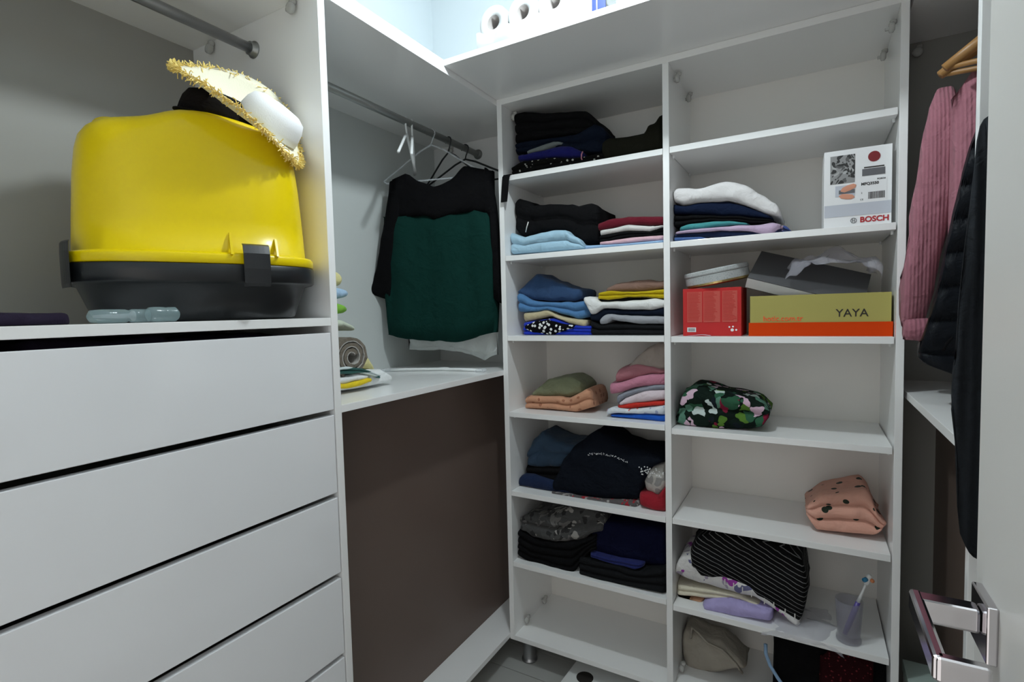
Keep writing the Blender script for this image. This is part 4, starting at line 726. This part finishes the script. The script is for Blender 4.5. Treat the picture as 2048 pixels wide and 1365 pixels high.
cloth('pyjama_top','peach pyjamas with black spots alone at the right end of a shelf','shirt','f_peach_spots',((0, 0.075, 0), (1, 0, 0), (0, -1, 0)),[(0.9762,0.7378),(0.9989,0.7639),(1.0175,0.7846),(1.0721,0.8047),(1.1191,0.8133),(1.1366,0.7906),(1.1485,0.753),(1.1635,0.7275)],[(0.9789,0.7158),(0.9892,0.6982),(1.002,0.6782),(1.0852,0.684),(1.1435,0.6883),(1.1637,0.7134)],0.17,nl=3,wr=0.009,zmin=0.6734)
cloth('peach_cloth','small peach cloth corner at the bottom of the cream pile','cloth','f_peach',((0, 0.055, 0), (1, 0, 0), (0, -1, 0)),[(0.6059,0.3862),(0.6425,0.3889),(0.6921,0.3969)],[(0.6058,0.376),(0.6424,0.3789),(0.6813,0.3791),(0.692,0.3853)],0.15,zmin=0.3903,group='garments under the plastic sleeve on the sixth right shelf')
cloth('camisole','lilac satin camisole bulging at the shelf front','clothing','f_lilac',((0, 0.02, 0), (1, 0, 0), (0, -1, 0)),[(0.6964,0.4013),(0.7247,0.4168),(0.7754,0.4318),(0.8314,0.431),(0.8881,0.431)],[(0.6994,0.381),(0.7319,0.3802),(0.7753,0.3827),(0.8314,0.3921),(0.8922,0.3985)],0.18,wr=0.005,zmin=0.3903,group='garments under the plastic sleeve on the sixth right shelf')
cloth('cream_shirt','cream cotton shirts folded in two layers','shirt','f_cream',((0, 0.05, 0), (1, 0, 0), (0, -1, 0)),[(0.6073,0.4296),(0.6824,0.4382),(0.8004,0.4453),(0.8564,0.4315)],[(0.6071,0.3992),(0.6823,0.4068),(0.7717,0.4187),(0.8565,0.4127)],0.17,nl=2,wr=0.004,group='garments under the plastic sleeve on the sixth right shelf')
cloth('white_blouse','white blouse with purple and blue flowers under the black one','blouse','f_whitefloral',((0, 0.04, 0), (1, 0, 0), (0, -1, 0)),[(0.6003,0.4864),(0.626,0.542),(0.6695,0.5595),(0.7294,0.5322),(0.8295,0.5001),(0.9109,0.4435),(0.963,0.4122)],[(0.6034,0.4737),(0.6458,0.4588),(0.6842,0.4533),(0.7585,0.4524),(0.8434,0.452),(0.911,0.4175),(0.9632,0.3866)],0.17,wr=0.004,group='garments under the plastic sleeve on the sixth right shelf')
cloth('striped_blouse','black blouse with silver stripes folded on the white floral one','blouse','f_stripes',((0, 0.032, 0), (1, 0, 0), (0, -1, 0)),[(0.6526,0.5675),(0.6787,0.6119),(0.7309,0.6317),(0.8574,0.632),(0.9301,0.6258),(0.9685,0.5969),(0.9839,0.5339)],[(0.6707,0.5062),(0.6887,0.4811),(0.7596,0.4869),(0.8303,0.4729),(0.8981,0.4335),(0.9375,0.4124),(0.9631,0.4121),(0.9841,0.5044)],0.18,wr=0.006,group='garments under the plastic sleeve on the sixth right shelf')
cloth('canvas_bag','beige canvas tote bag slumped on the lowest right shelf','bag','f_canvas',((0, 0.12, 0), (1, 0, 0), (0, -1, 0)),[(0.6088,0.1977),(0.6174,0.2408),(0.6451,0.2349),(0.6852,0.226),(0.7322,0.2266),(0.7704,0.2045),(0.8107,0.1721)],[(0.6117,0.1277),(0.628,0.0976),(0.6525,0.0917),(0.732,0.1238),(0.8107,0.167)],0.12,wr=0.006)
cloth('black_bag','black fabric bag with a pale strap on the lowest right shelf','bag','f_black',((0, 0.06, 0), (1, 0, 0), (0, -1, 0)),[(0.8902,0.3337),(0.9369,0.3553),(1.0141,0.3556),(1.0876,0.3411),(1.1747,0.3328)],[(0.8962,-0.3463),(1.1823,-0.2722)],0.2,wr=0.008,zmin=0.1145)
cloth('sequined_skirt','dark red sequined garment beside the black bag','skirt','f_redsequin',((0, 0.035, 0), (1, 0, 0), (0, -1, 0)),[(1.0139,0.3209),(1.0382,0.3553),(1.0861,0.3557),(1.1325,0.3475)],[(1.018,-0.2589),(1.1389,-0.2259)],0.024,wr=0.006,zmin=0.1145)
cloth('bath_towel','white towel spread at the bottom of the linen pile','towel','f_terry_white',((-0.13, 0, 0), (0, 1, 0), (1, 0, 0)),[(-0.6679,1.1535),(-0.5415,1.1658),(-0.4897,1.1748),(-0.4477,1.1517)],[(-0.669,1.1332),(-0.5824,1.1305),(-0.4921,1.1314),(-0.4399,1.1322)],0.2,wr=0.004,zmin=1.12,group='linens stacked behind the divider on the left shelf')
cloth('towel','bright yellow towel above the white one','towel','f_yellow',((-0.12, 0, 0), (0, 1, 0), (1, 0, 0)),[(-0.6768,1.1524),(-0.6094,1.1545),(-0.5618,1.157),(-0.5361,1.1553)],[(-0.6775,1.1404),(-0.5916,1.138),(-0.5366,1.1466)],0.18,wr=0.006,group='linens stacked behind the divider on the left shelf')
cloth('towel','white crumpled cloth between the yellow and green towels','towel','f_terry_white',((-0.125, 0, 0), (0, 1, 0), (1, 0, 0)),[(-0.6714,1.1704),(-0.622,1.1727),(-0.5753,1.1729),(-0.5465,1.1652)],[(-0.6724,1.1529),(-0.6232,1.1505),(-0.5955,1.1511),(-0.547,1.1565)],0.18,wr=0.007,group='linens stacked behind the divider on the left shelf')
cloth('towel','dark green and white striped towel','towel','f_greenstripe',((-0.12, 0, 0), (0, 1, 0), (1, 0, 0)),[(-0.6743,1.198),(-0.6252,1.1997),(-0.5508,1.1789),(-0.499,1.1582)],[(-0.6752,1.1819),(-0.5896,1.1747),(-0.5417,1.1633),(-0.5036,1.1498)],0.18,wr=0.004,nl=2,group='linens stacked behind the divider on the left shelf')
cloth('pillowcase','pale yellow cloth leaning behind the rolled mat','cloth','f_paleyellow',((-0.18, 0, 0), (0, 1, 0), (1, 0, 0)),[(-0.6194,1.2271),(-0.5483,1.2298),(-0.5185,1.2305),(-0.4928,1.2162),(-0.4734,1.1868),(-0.4638,1.1672)],[(-0.6209,1.1988),(-0.5697,1.1907),(-0.5113,1.1785),(-0.4661,1.1644)],0.15,wr=0.006,group='linens stacked behind the divider on the left shelf')
cloth('blanket','pale green thin blanket on top of the rolled mat','blanket','f_palegreen',((-0.16, 0, 0), (0, 1, 0), (1, 0, 0)),[(-0.7097,1.3413),(-0.6449,1.3401),(-0.6245,1.3286),(-0.5994,1.3266),(-0.574,1.3144),(-0.5536,1.3036)],[(-0.7118,1.3044),(-0.6328,1.3052),(-0.6005,1.3054),(-0.573,1.2986),(-0.5541,1.2949)],0.15,wr=0.003,group='linens stacked behind the divider on the left shelf')
cloth('plush_toy','green rounded cushion edge behind the divider','cushion','f_lime',((-0.19, 0, 0), (0, 1, 0), (1, 0, 0)),[(-0.6828,1.3821),(-0.6163,1.3825),(-0.5877,1.3755),(-0.5656,1.3712),(-0.5549,1.3595)],[(-0.6851,1.3414),(-0.6186,1.3402),(-0.5894,1.3454),(-0.5669,1.348),(-0.555,1.3566)],0.1,group='linens stacked behind the divider on the left shelf')
cloth('cushion','pale blue rounded cushion edge behind the divider','cushion','f_babyblue',((-0.19, 0, 0), (0, 1, 0), (1, 0, 0)),[(-0.6806,1.4227),(-0.6139,1.4248),(-0.5852,1.4214),(-0.5574,1.4178),(-0.5465,1.4079)],[(-0.6828,1.3821),(-0.6163,1.3825),(-0.587,1.3884),(-0.5587,1.3931),(-0.5467,1.4035)],0.1,group='linens stacked behind the divider on the left shelf')
cloth('cushion','pale yellow cushion edge highest behind the divider','cushion','f_paleyellow',((-0.19, 0, 0), (0, 1, 0), (1, 0, 0)),[(-0.6786,1.4579),(-0.6118,1.4628),(-0.5863,1.467),(-0.5738,1.4605),(-0.569,1.4464)],[(-0.6806,1.4227),(-0.6139,1.4248),(-0.5887,1.4241),(-0.5776,1.4259),(-0.5693,1.4406)],0.1,group='linens stacked behind the divider on the left shelf')
cloth('purple_cloth','dark purple folded cloth beside the clear bottle on the shelf','cloth','f_purple',((-0.04, 0, 0), (0, 1, 0), (1, 0, 0)),[(-1.387,1.3566),(-1.2861,1.3553),(-1.2715,1.3543),(-1.2672,1.3495)],[(-1.3883,1.3349),(-1.2873,1.3342),(-1.2687,1.3343)],0.16,zmin=1.3354)
cloth('folded_clothes','dark purple clothes peeking out of the top drawer','clothing','f_purple',((-0.045, 0, 0), (0, 1, 0), (1, 0, 0)),[(-1.3236,1.3067),(-1.2545,1.3069),(-1.2121,1.3077),(-1.1576,1.3126),(-1.1284,1.3102),(-1.1201,1.3023),(-1.0504,1.3022),(-0.8938,1.3025),(-0.8413,1.3011)],[(-1.3285,1.2233),(-0.846,1.2165)],0.2,wr=0.01)
bpy.context.view_layer.update()
def find(lbl):
    for o in COL.objects:
        if o.get('label','').startswith(lbl): return o
# details on clothes
def child_tube(par,name,pts,r_,mt):
    bm=bmesh.new(); tube(bm,[Vector(p)-par.location for p in pts],r_,6); return link(name,bm,mt,par,(0,0,0),True)
ho=find('black hoodie')
for dx in (0,.020): child_tube(ho,'sleeve_stripe',[(.046+dx+.010*abs(t)/3,.052,1.590+.011*t/3*1.6) for t in (-3,-2,-1,0,1,2,3)],.0022,'polka_white')
child_tube(ho,'drawstring',[(.075,.06,1.630),(.083,.055,1.648),(.092,.05,1.664)],.0022,'button_pearl')
child_tube(find('dark olive'),'pink_edge',[(.312,.036,1.842),(.309,.032,1.852),(.310,.032,1.864),(.313,.036,1.874)],.0022,'f_pink')
bm=bmesh.new()
vs=[]
for i,(x0,x1,y_,z_) in enumerate(((.030,.056,.02,1.8300),(.024,.052,.0,1.8300),(.022,.050,-.006,1.822),(.0205,.047,-.009,1.79),(.018,.044,-.0095,1.76),(.016,.040,-.010,1.733))):
    vs.append([bm.verts.new(p) for p in ((x0,y_,z_),(x1,y_,z_),(x1,y_-.004,z_),(x0,y_-.004,z_))])
for a,b in zip(vs,vs[1:]):
    for k_ in range(4): bm.faces.new((a[k_],b[k_],b[(k_+1)%4],a[(k_+1)%4]))
bm.faces.new(vs[0]); bm.faces.new(vs[-1][::-1]); bmesh.ops.recalc_face_normals(bm,faces=bm.faces[:])
st=find('black top with tiny'); o=link('hanging_strap',bm,'f_black',st,-st.location)
dd=find('large black and navy')
bm=bmesh.new(); random.seed(5)
for i in range(52):
    t=(i//2)/25+random.uniform(-.012,.012); bmesh.ops.create_uvsphere(bm,u_segments=6,v_segments=4,radius=random.uniform(.0009,.0017),matrix=Matrix.Translation(Vector((.312+t*.14,.040,.838+.012*math.sin(t*3)-.012*t-random.uniform(0,.007)))-dd.location))
for i in range(34):
    bmesh.ops.create_uvsphere(bm,u_segments=6,v_segments=4,radius=.0024,matrix=Matrix.Translation(Vector((.49+random.uniform(0,.085),.032+random.uniform(0,.01),.815-random.uniform(0,.028)))-dd.location))
link('polka_dots',bm,'polka_white',dd,(0,0,0))
sbz=find('black blouse with silver')
for i,(x,z_) in enumerate(((.76,.468),(.785,.462),(.81,.455),(.835,.449),(.87,.436),(.895,.430),(.925,.418),(.95,.410))):
    bm=bmesh.new(); addbox(bm,(-.0015,-.002,-.009),(.0015,.001,.009),.0008); link('silver_thread_tab',bm,'button_pearl',sbz,Vector((x,.027,z_+.022))-sbz.location)
# plastic sleeve around the black blouse
crumple('plastic_sleeve','clear plastic garment bag spilling over the shelf edge beside the glass',(.965,.085,.402),.20,.20,.02,'bag_plastic',9,.014)
# glass with toothbrush
gs=empty('glass','clear glass tumbler standing at the right end of the sixth shelf','glass',(1.083,.045,.3906))
bm=bmesh.new(); lathe(bm,[(.027,0),(.031,.002),(.031,.010),(.028,.016),(.030,.05),(.034,.118),(.0325,.118),(.0285,.05),(.026,.02),(.005,.018)],36); link('tumbler',bm,'glass',gs,(0,0,0),True)
tb=empty('toothbrush','toothbrush with blue and orange bristles standing in the glass','toothbrush',(1.073,.035,.412))
dv=Vector((.058,.02,.175)).normalized()
bm=bmesh.new(); tube(bm,[dv*0,dv*.03,dv*.07,dv*.10],[.006,.0075,.0075,.006],10); link('handle',bm,'toothbrush_purple',tb,(0,0,0),True)
bm=bmesh.new(); tube(bm,[dv*.10,dv*.14,dv*.158],[.005,.0032,.003],8); tube(bm,[dv*.155,dv*.16,dv*.182,dv*.186],[.004,.007,.007,.004],10); link('neck',bm,'white_plastic',tb,(0,0,0),True)
bm=bmesh.new(); tube(bm,[dv*.172+Vector((-.004,-.003,0)),dv*.172+Vector((-.010,-.012,0))],.006,10); link('bristles',bm,'toothbrush_blue',tb,(0,0,0),True)
bm=bmesh.new(); tube(bm,[dv*.176+Vector((.007,-.003,-.004)),dv*.176+Vector((.009,-.009,-.004))],.005,10); link('bristles',bm,'toothbrush_orange',tb,(0,0,0),True)
# black bag strap & orange thing
bk=find('black fabric bag')
child_tube(bk,'strap',[(.872,.05,.312),(.873,.045,.285),(.885,.040,.255),(.905,.038,.225),(.925,.036,.20),(.95,.034,.17)],.0055,'f_skyblue')
tag(tubeobj('orange_pouch',[(.872,.06,.1155+.03),(.885,.05,.16),(.90,.045,.175)],[.02,.028,.02],'toothbrush_orange',None,12),'orange pouch corner beside the black bag','bag')
cvb=find('beige canvas')
child_tube(cvb,'handle',[(.640,.118,.222),(.645,.115,.262),(.665,.112,.252),(.695,.112,.225),(.74,.112,.215),(.78,.115,.18),(.80,.12,.15)],.004,'f_canvas')
# bathroom scale
bs_=empty('bathroom_scale','white rounded bathroom scale with a round dark dial under the shelving','scale',(.375,.03,0),rz=math.radians(-3))
bm=bmesh.new()
pts=[]
for cx,cy,a0 in ((.10,.10,0),(-.10,.10,90),(-.10,-.10,180),(.10,-.10,270)):
    for i in range(8): t=math.radians(a0+i*90/7); pts.append((cx+.045*math.cos(t),cy+.045*math.sin(t)))
lo_=[bm.verts.new((x*.97,y_*.97,.004)) for x,y_ in pts]; mi=[bm.verts.new((x,y_,.012)) for x,y_ in pts]; m2=[bm.verts.new((x,y_,.028)) for x,y_ in pts]; hi=[bm.verts.new((x*.98,y_*.98,.033)) for x,y_ in pts]; n_=len(pts)
for a,b in ((lo_,mi),(mi,m2),(m2,hi)):
    for i in range(n_): bm.faces.new((a[i],a[(i+1)%n_],b[(i+1)%n_],b[i]))
bm.faces.new(lo_[::-1]); bm.faces.new(hi); link('platform',bm,'scale_white',bs_,(0,0,0))
bm=bmesh.new(); lathe(bm,[(.030,.0331),(.030,.0345),(.028,.035)],28,(-.078,-.02,0)); link('dial',bm,'ink_black',bs_,(0,0,0))
for sx in (-1,1):
    for sy in (-1,1):
        bm=bmesh.new(); lathe(bm,[(.012,0),(.012,.0045)],12,(sx*.11,sy*.11,0)); link('foot',bm,'black_plastic',bs_,(0,0,0))
# toilet rolls: a wrapped pack on the cover board, roll axes facing the room
ZT=2.1187; RR=.0485; ZB_=ZT+.0245
def roll(x,z_,lab):
    e_=empty('toilet_roll',lab,'toilet roll',(x,-.288,z_-RR),'toilet rolls in the pack')
    bm=bmesh.new(); rot=Matrix.Rotation(math.radians(-90),3,'X'); seg=32
    prof=[(.021,0),(RR*.97,0),(RR,.003),(RR,.095),(RR*.97,.098),(.021,.098)]
    rings=[[bm.verts.new(rot@Vector((rr*math.cos(k_*2*PI/seg),rr*math.sin(k_*2*PI/seg),h_))+Vector((0,0,RR))) for k_ in range(seg)] for rr,h_ in prof]
    for i in range(len(rings)):
        a,b=rings[i],rings[(i+1)%len(rings)]
        for k_ in range(seg): bm.faces.new((a[k_],a[(k_+1)%seg],b[(k_+1)%seg],b[k_]))
    bmesh.ops.recalc_face_normals(bm,faces=bm.faces[:]); link('paper',bm,'tissue',e_,(0,0,0),True)
    bm=bmesh.new()
    rr_=[(.0212,.001),(.0212,.097),(.0195,.097),(.0195,.001)]
    rings=[[bm.verts.new(rot@Vector((rr*math.cos(k_*2*PI/seg),rr*math.sin(k_*2*PI/seg),h_))+Vector((0,0,RR))) for k_ in range(seg)] for rr,h_ in rr_]
    for i in range(4):
        a,b=rings[i],rings[(i+1)%4]
        for k_ in range(seg): bm.faces.new((a[k_],a[(k_+1)%seg],b[(k_+1)%seg],b[k_]))
    bmesh.ops.recalc_face_normals(bm,faces=bm.faces[:]); link('core',bm,'cardboard_core',e_,(0,0,0),True)
for i,lab in enumerate(('toilet roll at the left end of the wrapped pack, its core fully in view','second toilet roll of the pack, right of the end roll','third toilet roll of the pack','fourth toilet roll of the pack, cut by the top of the picture')):
    roll(.168+i*.0978,ZB_+RR,lab)
pk=bmesh.new()
for sec in ((-.299,-.286,.0,.052),(-.286,-.195,.0,.0225)):
    ny_,nx_=4,60; G_=[[None]*(nx_+1) for _ in range(ny_+1)]; H_=[[None]*(nx_+1) for _ in range(ny_+1)]
    for j_ in range(ny_+1):
        for i_ in range(nx_+1):
            x=.115+.40*i_/nx_; y_=sec[0]+(sec[1]-sec[0])*j_/ny_
            ph=(x-.168)/.0978; v_=abs(ph-round(ph))*2
            top=sec[3]-(.024*(1-v_)**1.2 if sec[3]>.03 else 0)+noise.noise(Vector((x*40,y_*40,2)))*.003
            if sec[3]<.03: top=min(top,.0235)
            G_[j_][i_]=pk.verts.new((x-.345,y_+.24+(noise.noise(Vector((x*30,1,4)))*.003 if j_==0 else 0),max(top,.004))); H_[j_][i_]=pk.verts.new((x-.345,y_+.24,.0006))
    for j_ in range(ny_):
        for i_ in range(nx_):
            pk.faces.new((G_[j_][i_],G_[j_][i_+1],G_[j_+1][i_+1],G_[j_+1][i_])); pk.faces.new((H_[j_][i_],H_[j_+1][i_],H_[j_+1][i_+1],H_[j_][i_+1]))
    for i_ in range(nx_):
        pk.faces.new((G_[0][i_],H_[0][i_],H_[0][i_+1],G_[0][i_+1])); pk.faces.new((G_[ny_][i_],G_[ny_][i_+1],H_[ny_][i_+1],H_[ny_][i_]))
bmesh.ops.recalc_face_normals(pk,faces=pk.faces[:])
wp=tag(link('pack_wrapping',pk,'tissue_film',None,(.345,-.24,ZT),True),'white crumpled film around the foot of the toilet roll pack','packaging')
bm=bmesh.new()
addbox(bm,(.135,-.0630,.001),(.146,-.060,.05),.0005); addbox(bm,(.150,-.0635,.001),(.172,-.060,.060),.0005); link('blue_print',bm,'pack_blue',wp,(0,0,0))
